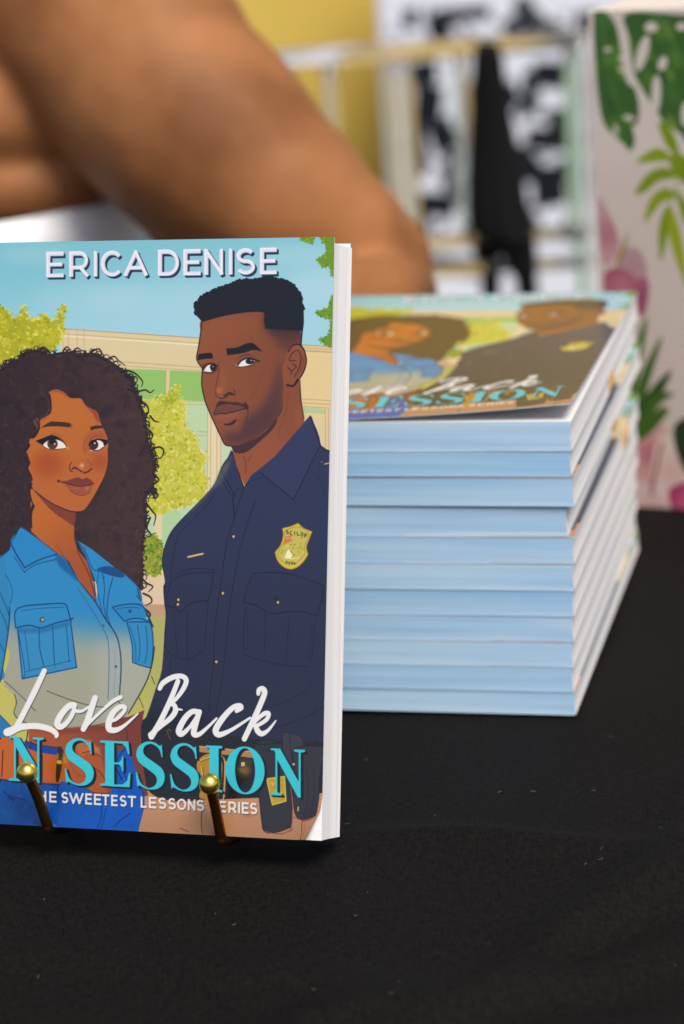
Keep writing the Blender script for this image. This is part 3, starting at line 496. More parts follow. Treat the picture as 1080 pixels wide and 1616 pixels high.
    sl_([(938, 1000), (922, 1110), (880, 1230), (780, 1405)], 1.8, (30, 34, 34)); sl_([(285, 1268), (420, 1320), (560, 1360), (650, 1365)], 1.2, gl_); sl_([(30, 1210), (120, 1290), (215, 1390)], 1.1, gl_); sl_([(88, 1290), (100, 1340), (85, 1400), (110, 1435), (170, 1468)], 1.5, gl_); sl_([(165, 1468), (300, 1488), (450, 1495), (620, 1470), (760, 1430)], 1.8, (70, 64, 54)); sl_([(715, 1330), (740, 1360), (760, 1410)], 1.2, gl_); sl_([(840, 1300), (870, 1370)], 1.2, gl_); sl_([(920, 1180), (940, 1230)], 1.2, gl_)
    # waist, arms, hand, jeans
    cv.fill(z('G', (195, 440), (400, 470), (700, 450), (880, 390), (985, 345), (960, 470), (970, 700), (1010, 930), (900, 950), (200, 900)), grad(cv, (70, 1160), (164, 82, 40), (222, 1180), (120, 56, 44)))
    cv.line(z('G', (865, 480), (870, 580)), 1.2, (70, 30, 24)); cv.line(z('G', (190, 490), (180, 560)), 1.8, (40, 24, 20)); cv.fill(z('G', (200, 450), (400, 480), (700, 450), (900, 400), (860, 440), (680, 490), (400, 510)), (120, 52, 40), .6, blur=1.5)
    cv.fill(z('G', (-330, 560), (60, 530), (160, 560), (300, 600), (420, 620), (480, 600), (560, 550), (690, 660), (700, 700), (740, 880), (740, 910), (640, 910), (560, 870), (400, 840), (0, 820), (-330, 800)), grad(cv, (20, 1200), (196, 98, 34), (150, 1220), (170, 82, 36)))
    cv.fill(smooth(z('G', (520, 590), (570, 550), (630, 560), (690, 650), (690, 660), (600, 640), (560, 660))), (190, 100, 44)); cv.line(z('G', (560, 640), (620, 630), (690, 665)), 1.5, (96, 44, 26)); cv.line(z('G', (640, 740), (690, 780), (745, 880)), 1.4, (96, 44, 26)); cv.line(z('G', (570, 870), (640, 910), (740, 915)), 1.5, (80, 36, 24)); cv.dab(z('G', (668, 615))[0], 4, (200, 140, 100), .6, soft=True); cv.line(z('G', (470, 700), (520, 780), (590, 800)), 1.2, (130, 60, 30), .7)
    cv.dab(z('G', (735, 890))[0], 5, (150, 70, 50), sy=.5)
    cv.fill(smooth(z('G', (170, 555), (260, 580), (420, 608), (420, 650), (330, 645), (200, 610))), (26, 62, 156)); cv.line(z('G', (175, 555), (260, 582), (420, 606)), 1.2, (16, 30, 80)); cv.line(z('G', (215, 560), (205, 610)), 1.2, (16, 30, 80))
    cv.fill(smooth(z('G', (395, 600), (425, 610), (425, 700), (400, 830), (380, 820), (385, 700))), (50, 36, 20)); cv.fill(z('G', (388, 685), (420, 690), (418, 715), (385, 710)), (190, 160, 50)); cv.fill(z('G', (388, 640), (400, 640), (398, 680), (385, 680)), (140, 116, 40)); cv.line(z('G', (285, 650), (285, 820)), 2.4, (30, 18, 14)); cv.line(z('G', (20, 620), (12, 800)), 1.6, (60, 28, 18))
    jeans = z('G', (-330, 790), (0, 812), (130, 835), (400, 850), (420, 830), (560, 870), (650, 920), (760, 915), (760, 860), (740, 700), (790, 640), (860, 600), (890, 640), (930, 780), (985, 920), (985, 1000), (940, 1180), (900, 1250), (-330, 1250))
    cv.fill(jeans, grad(cv, (30, 1240), (10, 72, 150), (150, 1310), (4, 84, 184))); jm = cv.full(jeans)
    for _ in range(120):
        c = z('G', (rnd.uniform(0, 980), rnd.uniform(640, 1180)))[0]; cv.dab(c, rnd.uniform(4, 14), rnd.choice([(2, 96, 200), (10, 60, 130), (30, 110, 200)]), rnd.uniform(.1, .35), clip=jm, soft=True, ang=rnd.uniform(1, 2.2), sy=.3)
    jl = (12, 28, 70)
    for p, w in (([(0, 815), (130, 838), (400, 852)], 2.2), ([(20, 900), (80, 935), (180, 960)], 1.6), ([(690, 1000), (690, 1080), (660, 1150)], 1.4), ([(720, 1020), (700, 1120), (670, 1170)], 1.0), ([(985, 1000), (955, 1150)], 1.6), ([(780, 720), (830, 820)], 2.2), ([(820, 700), (870, 840)], 1.8), ([(860, 600), (800, 680), (770, 800)], 1.4), ([(900, 650), (950, 830), (985, 940)], 1.6), ([(890, 1050), (820, 1100), (780, 1140)], 1.4), ([(400, 850), (390, 900), (420, 960)], 1.6), ([(60, 940), (90, 960)], 3)): cv.line(z('G', *p), w, jl, .8, clip=jm)
    # ---- wording
    top = lambda x: 397.7-(x-74)*.0212; bot = lambda x: 437.2-(x-74)*.0168
    name = [('E', 74, 101), ('R', 110, 140), ('I', 147.5, 154.5), ('C', 160, 194), ('A', 196, 233), ('D', 250, 282.5), ('E', 290, 317), ('N', 323, 352), ('I', 360.5, 367.5), ('S', 373, 403), ('E', 411, 437)]
    for off, c, a in (((3.2, 3.4), (20, 40, 62), .9), ((2.2, 2.4), (20, 36, 56), .9), ((1.2, 1.3), (60, 80, 104), .9)):
        for ch, a0, a1 in name: sans(cv, ch, a0, a1, top, bot, 6.2, c, off=off, alpha=a)
    for ch, a0, a1 in name: sans(cv, ch, a0, a1, top, bot, 5.8, (226, 226, 240))
    for ch, a0, a1 in name: sans(cv, ch, a0, a1, top, bot, 3.0, (240, 240, 250), off=(-.8, -.8))
    # script line: brush strokes with their own widths
    LB = [('G', [(302, 78), (240, 210), (180, 330), (112, 462)], [7, 8.2, 7.5, 8]), ('G', [(112, 462), (60, 485), (42, 495), (60, 500), (140, 462), (250, 455), (340, 475), (382, 505), (384, 525)], [6, 8, 8, 9, 8, 8, 7, 5]),
          ('G', [(505, 312), (470, 318), (425, 365), (392, 425), (402, 458), (440, 446), (485, 390), (505, 335), (495, 315), (515, 350), (560, 352), (605, 322), (640, 300)], [8, 8, 8.5, 9, 8, 6, 6, 5.5, 5, 4, 3, 3]),
          ('G', [(648, 262), (625, 330), (595, 420), (568, 475)], [7.5, 8.5, 8.5, 7.5]), ('G', [(570, 470), (620, 420), (700, 345), (770, 285), (822, 258)], [5, 4, 4, 5, 5.5]),
          ('G', [(765, 420), (800, 402), (845, 355), (850, 325), (815, 325), (770, 365), (742, 430), (745, 475), (790, 482), (850, 450), (940, 370)], [4, 5, 5, 5.5, 6.5, 8, 9, 8.5, 7, 4.5, 2.2]),
          ('H', [(212, 120), (185, 190), (150, 270), (110, 350), (66, 425)], [6.5, 7, 7.5, 7.5, 8]), ('H', [(112, 160), (130, 130), (180, 100), (230, 92), (258, 115), (240, 165), (195, 225), (160, 248)], [6, 7, 7, 6.5, 7, 6.5, 5, 4]), ('H', [(160, 250), (190, 250), (198, 285), (170, 325), (120, 365), (60, 415)], [4, 6, 7.5, 7, 6.5, 6.5]), ('H', [(195, 285), (215, 275), (235, 278)], [4, 3, 2]),
          ('H', [(325, 290), (290, 288), (250, 325), (217, 390), (232, 412), (275, 375), (315, 320), (332, 288)], [7, 7, 8, 8.5, 7, 5, 5.5, 6]), ('H', [(330, 290), (308, 360), (300, 410), (330, 412), (380, 370), (425, 325)], [7, 8, 8, 6, 4, 3]),
          ('H', [(535, 285), (560, 268), (550, 255), (510, 270), (455, 330), (420, 390), (440, 415), (500, 392), (560, 355), (610, 322)], [5, 6.5, 7, 7, 8, 8.5, 7.5, 5, 4, 3]),
          ('H', [(655, 190), (660, 168), (680, 162), (690, 185), (670, 240), (630, 330), (578, 438)], [5, 6.5, 7, 7.5, 7.5, 7.5, 7]), ('H', [(612, 372), (650, 330), (690, 298), (712, 300), (700, 332), (655, 362), (640, 366)], [4, 5, 6, 6, 5.5, 5, 4]), ('H', [(640, 366), (652, 395), (675, 410), (710, 390), (752, 338)], [6.5, 7.5, 7, 4.5, 2])]
    for off, c, a in (((1.6, 1.8), (20, 24, 36), .55),):
        for k, p, w in LB: cv.line(z(k, *p), w, c, a, off=off)
    for k, p, w in LB: cv.line(z(k, *p), [q*1.16 for q in w], (240, 240, 238))
    # title line
    top = lambda x: 1161+(x-15)*.0475; bot = lambda x: 1231.5+(x-15)*.0565
    ttl = [('I', -35, -3), ('N', 17, 68), ('S', 102, 148), ('E', 158, 206), ('S', 214, 260), ('S', 268, 314), ('I', 325, 351), ('O', 356, 418), ('N', 430, 481)]
    for ch, a0, a1 in ttl:
        for q in range(1, 9): serif(cv, ch, a0, a1, top, bot, (12, 26, 36), off=(q*.55, q*.4), alpha=.75)
    for ch, a0, a1 in ttl: serif(cv, ch, a0, a1, top, bot, (58, 200, 216))
    top = lambda x: 1246.5+(x-50)*.0585; bot = lambda x: 1264+(x-50)*.0600
    g = lambda x: x*.23148; h = lambda x: 220+x*.28704
    ser = [('T', 48, 59.5), ('H', g(266), g(316)), ('E', g(335), g(386)), ('S', g(417), g(466)), ('W', g(470), g(570)), ('E', g(580), g(628)), ('E', g(640), g(690)), ('T', g(693), g(746)), ('E', g(757), g(802)), ('S', g(815), g(864)), ('T', g(870), g(928)), ('L', h(6), h(40)), ('E', h(52), h(94)), ('S', h(104), h(149)), ('S', h(157), h(202)), ('O', h(207), h(258)), ('N', h(266), h(308)), ('S', h(314), h(357)), ('S', h(382), h(424)), ('E', h(438), h(478)), ('R', h(490), h(534)), ('I', h(543), h(555)), ('E', h(564), h(602)), ('S', h(608), h(650))]
    for ch, a0, a1 in ser: sans(cv, ch, a0, a1, top, bot, 3.2, (30, 24, 26), off=(1.1, 1.2), alpha=.5)
    for ch, a0, a1 in ser: sans(cv, ch, a0, a1, top, bot, 3.1, (236, 232, 228))
    # print grain
    g_ = np.random.default_rng(3); n = g_.normal(0, 1, (Hh, W, 1)).astype(np.float32)
    cv.a += n*1.3
    return np.clip(cv.a, 0, 255)

def paint_board(quad):
    """tropical print: monstera leaves, a palm frond, orchids on cream"""
    W, Hh = 700, 1000
    cv = Canvas(W, Hh, homography(quad, [(0, 0), (W, 0), (W, Hh), (0, Hh)]), 1.25, (205, 190, 180))
    rnd = random.Random(5)
    cv.fill([(900, 0), (1600, 0), (1600, 260), (900, 260)], (212, 200, 192), .6, blur=20)
    def leaf(outline, cols, holes, mid):
        o = smooth(outline); cv.fill(o, cols[0]); m = cv.full(o)
        for _ in range(110):
            c = (rnd.uniform(930, 1240), rnd.uniform(10, 270)); cv.dab(c, rnd.uniform(5, 20), rnd.choice(cols[1:]), rnd.uniform(.25, .6), clip=m, soft=True, ang=1.2, sy=.4)
        cv.line(mid, [3, 1.5], (96, 140, 70), .7, clip=m)
        for c, r, sy, a in holes: cv.dab(c, r, (208, 198, 186), 1, ang=a, sy=sy)
    g1 = [(56, 94, 40), (30, 60, 32), (110, 150, 40), (76, 132, 62), (150, 178, 60)]
    leaf([(938, 20), (955, 18), (972, 40), (980, 80), (986, 120), (1002, 140), (1009, 170), (1006, 195), (998, 200), (1002, 220), (996, 238), (985, 228), (970, 214), (955, 198), (946, 165), (940, 100)], g1,
         [((959, 78), 6, .6, 0), ((985, 92), 8, .8, 0), ((980, 110), 5, .5, .6), ((999, 132), 12, .35, .5), ((993, 186), 10, .4, .2), ((972, 205), 9, .35, 1.5)], [(945, 25), (985, 225)])
    leaf([(990, 21), (1080, 24), (1180, 30), (1260, 120), (1180, 260), (1100, 240), (1075, 212), (1050, 195), (1030, 165), (1010, 135), (1000, 110), (993, 60)], g1,
         [((1028, 43), 11, .75, 0), ((1014, 84), 30, .3, 1.85), ((1046, 100), 12, .6, 1.9), ((1036, 148), 30, .25, 1.6), ((1076, 42), 9, .7, 0), ((1082, 180), 20, .35, 1.6), ((1110, 90), 25, .3, 1.7)], [(1035, 20), (1100, 130), (1150, 220)])
    yg = (132, 150, 16)
    for p in ([(1040, 192), (1060, 205), (1072, 240), (1060, 240), (1046, 218)], [(1004, 256), (1030, 236), (1050, 238), (1070, 262), (1050, 254), (1025, 256)], [(1002, 306), (1022, 275), (1050, 264), (1066, 280), (1040, 286), (1020, 302)], [(1018, 352), (1026, 315), (1050, 296), (1066, 310), (1042, 322)],
              [(1042, 412), (1040, 360), (1052, 325), (1058, 345), (1050, 390)], [(1058, 326), (1075, 370), (1085, 450), (1070, 420), (1056, 370)], [(1066, 300), (1090, 330), (1100, 370), (1080, 350)], [(1070, 240), (1060, 270), (1100, 300), (1130, 300)], [(1080, 250), (1130, 230), (1160, 240), (1120, 262)], [(1090, 290), (1140, 290), (1170, 310), (1130, 312)]):
        cv.fill(smooth(p), rnd.choice([yg, (120, 142, 20), (146, 158, 24)]))
    cv.line([(1056, 330), (1075, 270), (1100, 220)], 2, (110, 130, 30))
    # orchids
    def petal(p, c, c2, al=.8):
        o = smooth(p); cv.fill(o, c); m = cv.full(o); ce = np.mean(np.array(o), 0)
        cv.dab(tuple(ce), 22, c2, al, clip=m, soft=True)
    pw0 = 0; pk, pd, pw = (188, 150, 152), (150, 84, 100), (214, 192, 186)
    petal([(944, 312), (958, 330), (975, 370), (975, 400), (955, 420), (946, 380)], (190, 146, 150), (172, 110, 122)); petal([(990, 390), (1010, 395), (1022, 430), (1010, 455), (985, 440), (975, 410)], (178, 150, 150), (176, 130, 138)); petal([(955, 430), (985, 425), (1010, 450), (1000, 480), (960, 475)], (160, 80, 100), (184, 120, 130))
    cv.fill(smooth([(975, 405), (992, 365), (985, 400), (972, 425)]), (150, 130, 60)); petal([(1008, 440), (1024, 445), (1020, 490), (1010, 500), (1004, 480)], (168, 96, 120), (150, 70, 100))
    petal([(1000, 670), (1040, 668), (1060, 700), (1050, 750), (1020, 770), (1000, 740)], (206, 160, 158), (178, 104, 112)); petal([(1040, 690), (1080, 700), (1095, 770), (1060, 800), (1030, 760)], (222, 198, 190), (208, 172, 164)); petal([(1058, 770), (1110, 760), (1140, 800), (1090, 830), (1062, 805)], (168, 60, 104), (196, 110, 138)); petal([(1010, 760), (1050, 790), (1070, 830), (1030, 838), (1000, 800)], (218, 190, 184), (204, 166, 164)); petal([(1050, 820), (1110, 830), (1140, 860), (1060, 858)], pw, (224, 210, 204)); cv.line([(1045, 700), (1036, 740), (1028, 780)], 5, (120, 40, 50), .7)
    # dark green spiky leaf and corner leaf
    for p in ([(985, 690), (1008, 600), (1045, 530), (1026, 600), (1000, 680)], [(990, 700), (1015, 630), (1060, 584), (1040, 632), (1005, 700)], [(995, 690), (1030, 625), (1064, 622), (1040, 640), (1010, 690)], [(1000, 690), (1040, 645), (1055, 650), (1020, 690)], [(990, 620), (1005, 540), (1022, 500), (1014, 560), (1000, 620)]):
        cv.fill(smooth(p), rnd.choice([(62, 100, 34), (44, 78, 32), (84, 124, 40)]))
    cv.fill(smooth([(1066, 670), (1110, 660), (1150, 720), (1100, 760), (1070, 720)]), (36, 58, 30)); cv.fill(smooth([(1160, 420), (1240, 380), (1260, 520), (1180, 600)]), (40, 76, 34)); cv.fill(smooth([(1150, 640), (1220, 620), (1280, 700), (1200, 780)]), (176, 130, 140))
    return np.clip(cv.a, 0, 255)

def paint_poster(quad):
    """white sheet with broken black block shapes"""
    W, Hh = 800, 1000
    cv = Canvas(W, Hh, homography(quad, [(0, 0), (W, 0), (W, Hh), (0, Hh)]), 2.0, (226, 230, 242))
    k = (18, 24, 30); rnd = random.Random(11)
    def z(*p): return [(400+x*.5185, y*.5185) for x, y in p]
    for a, b, wd in (((560, 48), (720, 38), 14), ((530, 90), (600, 70), 30), ((455, 55), (500, 60), 20), ((800, 0), (870, 70), 20), ((780, 95), (910, 95), 18), ((905, 60), (915, 110), 16), ((980, 85), (1050, 75), 30), ((560, 120), (610, 105), 14), ((770, 60), (790, 110), 18),
                     ((480, 225), (560, 215), 24), ((490, 310), (575, 330), 44), ((495, 340), (500, 540), 28), ((560, 370), (595, 460), 36), ((500, 620), (615, 625), 26), ((505, 620), (515, 730), 26), ((580, 520), (615, 530), 40), ((640, 300), (690, 330), 40), ((610, 440), (680, 430), 26), ((520, 800), (700, 820), 20), ((620, 560), (700, 590), 30),
                     ((850, 225), (965, 225), 26), ((845, 220), (840, 350), 24), ((830, 420), (960, 430), 24), ((920, 330), (930, 450), 26), ((810, 440), (825, 560), 36), ((850, 570), (950, 560), 44), ((900, 560), (920, 620), 40), ((810, 650), (850, 720), 34), ((960, 300), (985, 270), 28), ((950, 480), (960, 560), 24), ((760, 260), (790, 330), 30), ((860, 480), (850, 520), 20), ((940, 690), (1010, 720), 26)):
        cv.stroke(z(a, b), wd*.5185*1.08, k, 1, butt=True)
        for _ in range(4):
            t = rnd.random(); x = a[0]+(b[0]-a[0])*t+rnd.uniform(-45, 45); y = a[1]+(b[1]-a[1])*t+rnd.uniform(-45, 45); q = rnd.uniform(9, 15); q2 = rnd.uniform(10, 34)
            if rnd.random() < .5: q, q2 = q2, q
            cv.fill(z((x, y), (x+q2, y), (x+q2, y+q), (x, y+q)), k)
    return np.clip(cv.a, 0, 255)

def image_from(name, arr):
    h, w_, _ = arr.shape
    im = bpy.data.images.new(name, w_, h, alpha=False)
    px = np.ones((h, w_, 4), np.float32); px[..., :3] = arr[::-1]/255.0
    im.pixels.foreach_set(px.ravel()); im.update(); im.pack()
    return im

# ================================================================ materials
def mat(name, col=(.5, .5, .5), rough=.5, metal=0.0, spec=.5, **kw):
    m = bpy.data.materials.new(name); m.use_nodes = True
    b = m.node_tree.nodes['Principled BSDF']
    b.inputs['Base Color'].default_value = (*col, 1); b.inputs['Roughness'].default_value = rough; b.inputs['Metallic'].default_value = metal
    b.inputs['Specular IOR Level'].default_value = spec
    for k, v in kw.items(): b.inputs[k].default_value = v
    return m
def N(m, t): return m.node_tree.nodes.new(t)
def L(m, a, b): m.node_tree.links.new(a, b)
def bsdf(m): return m.node_tree.nodes['Principled BSDF']
def noise_color(m, c0, c1, scale, detail=4, vec='Object', stretch=(1, 1, 1), lo=.35, hi=.65):
    tc = N(m, 'ShaderNodeTexCoord'); mp = N(m, 'ShaderNodeMapping'); mp.inputs['Scale'].default_value = stretch
    n = N(m, 'ShaderNodeTexNoise'); n.inputs['Scale'].default_value = scale; n.inputs['Detail'].default_value = detail
    r = N(m, 'ShaderNodeValToRGB'); r.color_ramp.elements[0].position = lo; r.color_ramp.elements[1].position = hi
    r.color_ramp.elements[0].color = (*c0, 1); r.color_ramp.elements[1].color = (*c1, 1)
    L(m, tc.outputs[vec], mp.inputs[0]); L(m, mp.outputs[0], n.inputs['Vector']); L(m, n.outputs['Fac'], r.inputs[0]); L(m, r.outputs[0], bsdf(m).inputs['Base Color'])
    return n, r, mp, tc
def bump(m, src, strength, dist):
    b = N(m, 'ShaderNodeBump'); b.inputs['Strength'].default_value = strength; b.inputs['Distance'].default_value = dist
    L(m, src, b.inputs['Height']); L(m, b.outputs[0], bsdf(m).inputs['Normal']); return b

def art_mat(name, im, rough, spec, gain=1.0):
    m = mat(name, rough=rough, spec=spec)
    t = N(m, 'ShaderNodeTexImage'); t.image = im; t.interpolation = 'Cubic'; t.extension = 'EXTEND'
    uv = N(m, 'ShaderNodeUVMap'); uv.uv_map = 'UVMap'; L(m, uv.outputs[0], t.inputs[0])
    mx = N(m, 'ShaderNodeMix'); mx.data_type = 'RGBA'; mx.blend_type = 'MULTIPLY'; mx.inputs[0].default_value = 1
    mx.inputs[7].default_value = (gain, gain, gain, 1); L(m, t.outputs[0], mx.inputs[6]); L(m, mx.outputs[2], bsdf(m).inputs['Base Color'])
    tc = N(m, 'ShaderNodeTexCoord'); n = N(m, 'ShaderNodeTexNoise'); n.inputs['Scale'].default_value = 900; n.inputs['Detail'].default_value = 2
    L(m, tc.outputs['Object'], n.inputs['Vector']); bump(m, n.outputs['Fac'], .05, .0002)
    return m

COVER_IM = image_from('book_cover_print', paint_cover())
M_cover = art_mat('printed_cover', COVER_IM, .18, .5, .80)
M_back = mat('cover_back', (.22, .42, .55), .35); M_inner = mat('cover_board', (.66, .66, .68), .7); M_rim = mat('cover_rim', (.58, .72, .88), .7)
def page_mat(name, c0, c1, use_obj=False, vec=(5, 5, 1500)):
    m = mat(name, c1, .85, spec=.15)
    n, r, mp, tc = noise_color(m, c0, c1, 1.0, 3, 'Object', vec, .3, .7)
    if use_obj:
        oi = N(m, 'ShaderNodeObjectInfo'); mx = N(m, 'ShaderNodeMix'); mx.data_type = 'RGBA'; mx.blend_type = 'MULTIPLY'; mx.inputs[0].default_value = 1
        L(m, r.outputs[0], mx.inputs[6]); L(m, oi.outputs['Color'], mx.inputs[7]); L(m, mx.outputs[2], bsdf(m).inputs['Base Color'])
        # shading of wavy pages painted in as soft darker bands along the edge
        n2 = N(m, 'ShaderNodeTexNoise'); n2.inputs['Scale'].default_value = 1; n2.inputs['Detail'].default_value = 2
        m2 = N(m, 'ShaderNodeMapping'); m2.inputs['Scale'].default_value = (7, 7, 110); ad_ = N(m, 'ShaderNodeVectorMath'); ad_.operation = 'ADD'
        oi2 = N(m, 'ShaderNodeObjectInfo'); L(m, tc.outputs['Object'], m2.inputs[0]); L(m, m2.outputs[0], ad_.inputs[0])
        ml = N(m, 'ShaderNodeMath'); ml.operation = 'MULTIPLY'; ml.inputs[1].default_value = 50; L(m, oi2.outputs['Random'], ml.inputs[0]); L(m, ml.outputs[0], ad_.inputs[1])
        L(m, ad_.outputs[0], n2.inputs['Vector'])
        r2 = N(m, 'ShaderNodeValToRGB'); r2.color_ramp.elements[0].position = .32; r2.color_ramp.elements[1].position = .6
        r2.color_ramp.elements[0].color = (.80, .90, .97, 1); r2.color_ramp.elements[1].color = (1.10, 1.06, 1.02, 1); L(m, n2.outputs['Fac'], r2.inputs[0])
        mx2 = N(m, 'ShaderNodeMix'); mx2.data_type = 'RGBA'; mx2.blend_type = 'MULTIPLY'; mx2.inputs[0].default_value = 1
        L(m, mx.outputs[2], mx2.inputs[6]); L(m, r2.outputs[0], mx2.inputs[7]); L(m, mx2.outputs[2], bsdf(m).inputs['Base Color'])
    bump(m, n.outputs['Fac'], .25, .0003)
    return m
M_page = page_mat('page_edges', (.70, .685, .67), (.92, .91, .90))
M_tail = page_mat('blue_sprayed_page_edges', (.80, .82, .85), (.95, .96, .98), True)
M_gold = mat('polished_gold', (1.0, .74, .14), .27, 1.0)
M_gold_d = mat('brown_gold_rod', (.34, .15, .035), .3, 1.0)

# ================================================================ helpers for building
def tag(o, label=None, cat=None, group=None, kind=None):
    if label: o['label'] = label
    if cat: o['category'] = cat
    if group: o['group'] = group
    if kind: o['kind'] = kind
    return o
def link(name, me, parent=None, mats=()):
    o = bpy.data.objects.new(name, me); COL.objects.link(o)
    for m in mats: me.materials.append(m)
    if parent: o.parent = parent
    return o
def empty(name, mw=None):
    o = bpy.data.objects.new(name, None); COL.objects.link(o); o.empty_display_size = .02
    if mw is not None: o.matrix_world = mw
    return o
def from_bm(name, bm, parent=None, mats=(), sm=True):
    bmesh.ops.recalc_face_normals(bm, faces=bm.faces)
    me = bpy.data.meshes.new(name); bm.to_mesh(me); bm.free()
    if sm:
        for p in me.polygons: p.use_smooth = True
    return link(name, me, parent, mats)
def box(bm, lo, hi, bev=0):
    vs_ = [bm.verts.new((x, y, z)) for z in (lo[2], hi[2]) for y in (lo[1], hi[1]) for x in (lo[0], hi[0])]
    fs = [bm.faces.new([vs_[i] for i in q]) for q in ((0, 2, 3, 1), (4, 5, 7, 6), (0, 1, 5, 4), (2, 6, 7, 3), (0, 4, 6, 2), (1, 3, 7, 5))]
    if bev: bmesh.ops.bevel(bm, geom=list({e for f in fs for e in f.edges}), offset=bev, segments=2, affect='EDGES', profile=.6)
    return fs
def tube(bm, pts, rad, seg=12):
    pts = [Vector(p) for p in pts]; n = len(pts); rings = []
    if not hasattr(rad, '__len__'): rad = [rad]*n
    ref = None
    for i, p in enumerate(pts):
        t = (pts[min(i+1, n-1)]-pts[max(i-1, 0)]).normalized()
        if ref is None: ref = t.orthogonal().normalized()
        ref = (ref-t*ref.dot(t)).normalized(); b = t.cross(ref)
        rings.append([bm.verts.new(p+(ref*math.cos(a)+b*math.sin(a))*rad[i]) for a in [k*math.tau/seg for k in range(seg)]])
    for a, b in zip(rings, rings[1:]):
        for k in range(seg): bm.faces.new((a[k], a[(k+1) % seg], b[(k+1) % seg], b[k]))
    bm.faces.new(rings[0][::-1]); bm.faces.new(rings[-1])
def curve3(pts, n=8):
    P = [Vector(p) for p in pts]; out = []
    for i in range(len(P)-1):
        p1, p2 = P[i], P[i+1]; p0 = P[i-1] if i else p1*2-p2; p3 = P[i+2] if i+2 < len(P) else p2*2-p1
        for k in range(n):
            t = k/n; out.append(.5*((2*p1)+(p2-p0)*t+(2*p0-5*p1+4*p2-p3)*t*t+(3*p1-p0-3*p2+p3)*t**3))
    out.append(P[-1]); return out

# ================================================================ ground and table
gm = mat('grey_floor', (.16, .15, .145), .8); noise_color(gm, (.12, .115, .11), (.2, .19, .18), 3)
bm = bmesh.new(); s_ = 40
bm.faces.new([bm.verts.new(p) for p in ((-s_, -s_, -.74), (s_, -s_, -.74), (s_, s_, -.74), (-s_, s_, -.74))])
tag(from_bm('ground', bm, None, [gm], False), kind='structure')

cm = mat('black_cloth', (.018, .017, .0175), .78, spec=.10, **{'Sheen Weight': .0, 'Sheen Roughness': .5})
tc = N(cm, 'ShaderNodeTexCoord')
wv = []
for ax in (0, 1):
    mp = N(cm, 'ShaderNodeMapping'); mp.inputs['Scale'].default_value = (900, 260, 1) if ax else (260, 900, 1); mp.inputs['Rotation'].default_value = (0, 0, .25)
    n = N(cm, 'ShaderNodeTexNoise'); n.inputs['Scale'].default_value = 1; n.inputs['Detail'].default_value = 3
    L(cm, tc.outputs['Object'], mp.inputs[0]); L(cm, mp.outputs[0], n.inputs['Vector']); wv.append(n)
ad = N(cm, 'ShaderNodeMath'); ad.operation = 'ADD'; L(cm, wv[0].outputs['Fac'], ad.inputs[0]); L(cm, wv[1].outputs['Fac'], ad.inputs[1])
rp = N(cm, 'ShaderNodeValToRGB'); rp.color_ramp.elements[0].position = .38; rp.color_ramp.elements[1].position = .64
rp.color_ramp.elements[0].color = (.0026, .0022, .0022, 1); rp.color_ramp.elements[1].color = (.0092, .0074, .0068, 1)
hf = N(cm, 'ShaderNodeMath'); hf.operation = 'MULTIPLY'; hf.inputs[1].default_value = .5; L(cm, ad.outputs[0], hf.inputs[0]); L(cm, hf.outputs[0], rp.inputs[0])
L(cm, rp.outputs[0], bsdf(cm).inputs['Base Color']); bump(cm, ad.outputs[0], .35, .0005)
# a draped cloth: flat top with soft wrinkles, sides falling to the floor
X0, X1, Y0, Y1 = -.95, .85, .42, 1.44
def cloth_pt(i, j, nx, ny):
    u = -0.35+1.7*i/nx; v = -0.45+1.9*j/ny
    x = X0+(X1-X0)*min(max(u, 0), 1); y = Y0+(Y1-Y0)*min(max(v, 0), 1)
    dx = (max(-u, 0)+max(u-1, 0)); dy = (max(-v, 0)+max(v-1, 0)); d = min(max(dx/.35, dy/.45), 1)
    z = 0
    if d > 0:
        z = -.735*d
        out = .012+.02*d*(1+math.sin(x*31+y*23))
        if u < 0: x -= out
        if u > 1: x += out
        if v < 0: y -= out
        if v > 1: y += out
    else:
        z = .0016*math.sin(x*21+y*9+1.2*math.sin(y*13))*math.sin(y*17-x*5)-.0016
        fr = min(max((.80-y)/.12, 0), 1); z += .0055*fr*(math.sin(x*26-y*44+math.sin(x*11+y*6)*1.5)-1)+.0018*fr*(math.sin(x*61+y*70+2*math.sin(y*21))-1)
        for cx0, cy0, an, hh, wd_, ln_ in RIDGE:
            ca_, sa_ = math.cos(an), math.sin(an); a_ = (x-cx0)*ca_+(y-cy0)*sa_; b_ = -(x-cx0)*sa_+(y-cy0)*ca_+.006*math.sin(a_*38)
            z += 1.9*hh*math.exp(-(b_/wd_)**2-(a_/ln_)**2)
        q_ = min(max((.86-y)/.16, 0), 1); z -= .0070*q_*q_*(3-2*q_)
    return (x, y, z)
RIDGE = [(.03, .745, .28, .0045, .010, .10), (-.06, .775, -.22, .0035, .008, .07), (.09, .80, .9, .004, .010, .08), (.10, .70, -.4, .0045, .011, .09), (-.02, .715, .55, .004, .009, .06), (.16, .93, 1.1, .004, .012, .09), (.05, .85, -.15, .003, .009, .06)]
bm = bmesh.new(); nx, ny = 420, 440
g = [[bm.verts.new(cloth_pt(i, j, nx, ny)) for i in range(nx+1)] for j in range(ny+1)]
for j in range(ny):
    for i in range(nx): bm.faces.new((g[j][i], g[j][i+1], g[j+1][i+1], g[j+1][i]))
tag(from_bm('tablecloth', bm, None, [cm]), 'plain black woven cloth covering the table under all the books', 'tablecloth')

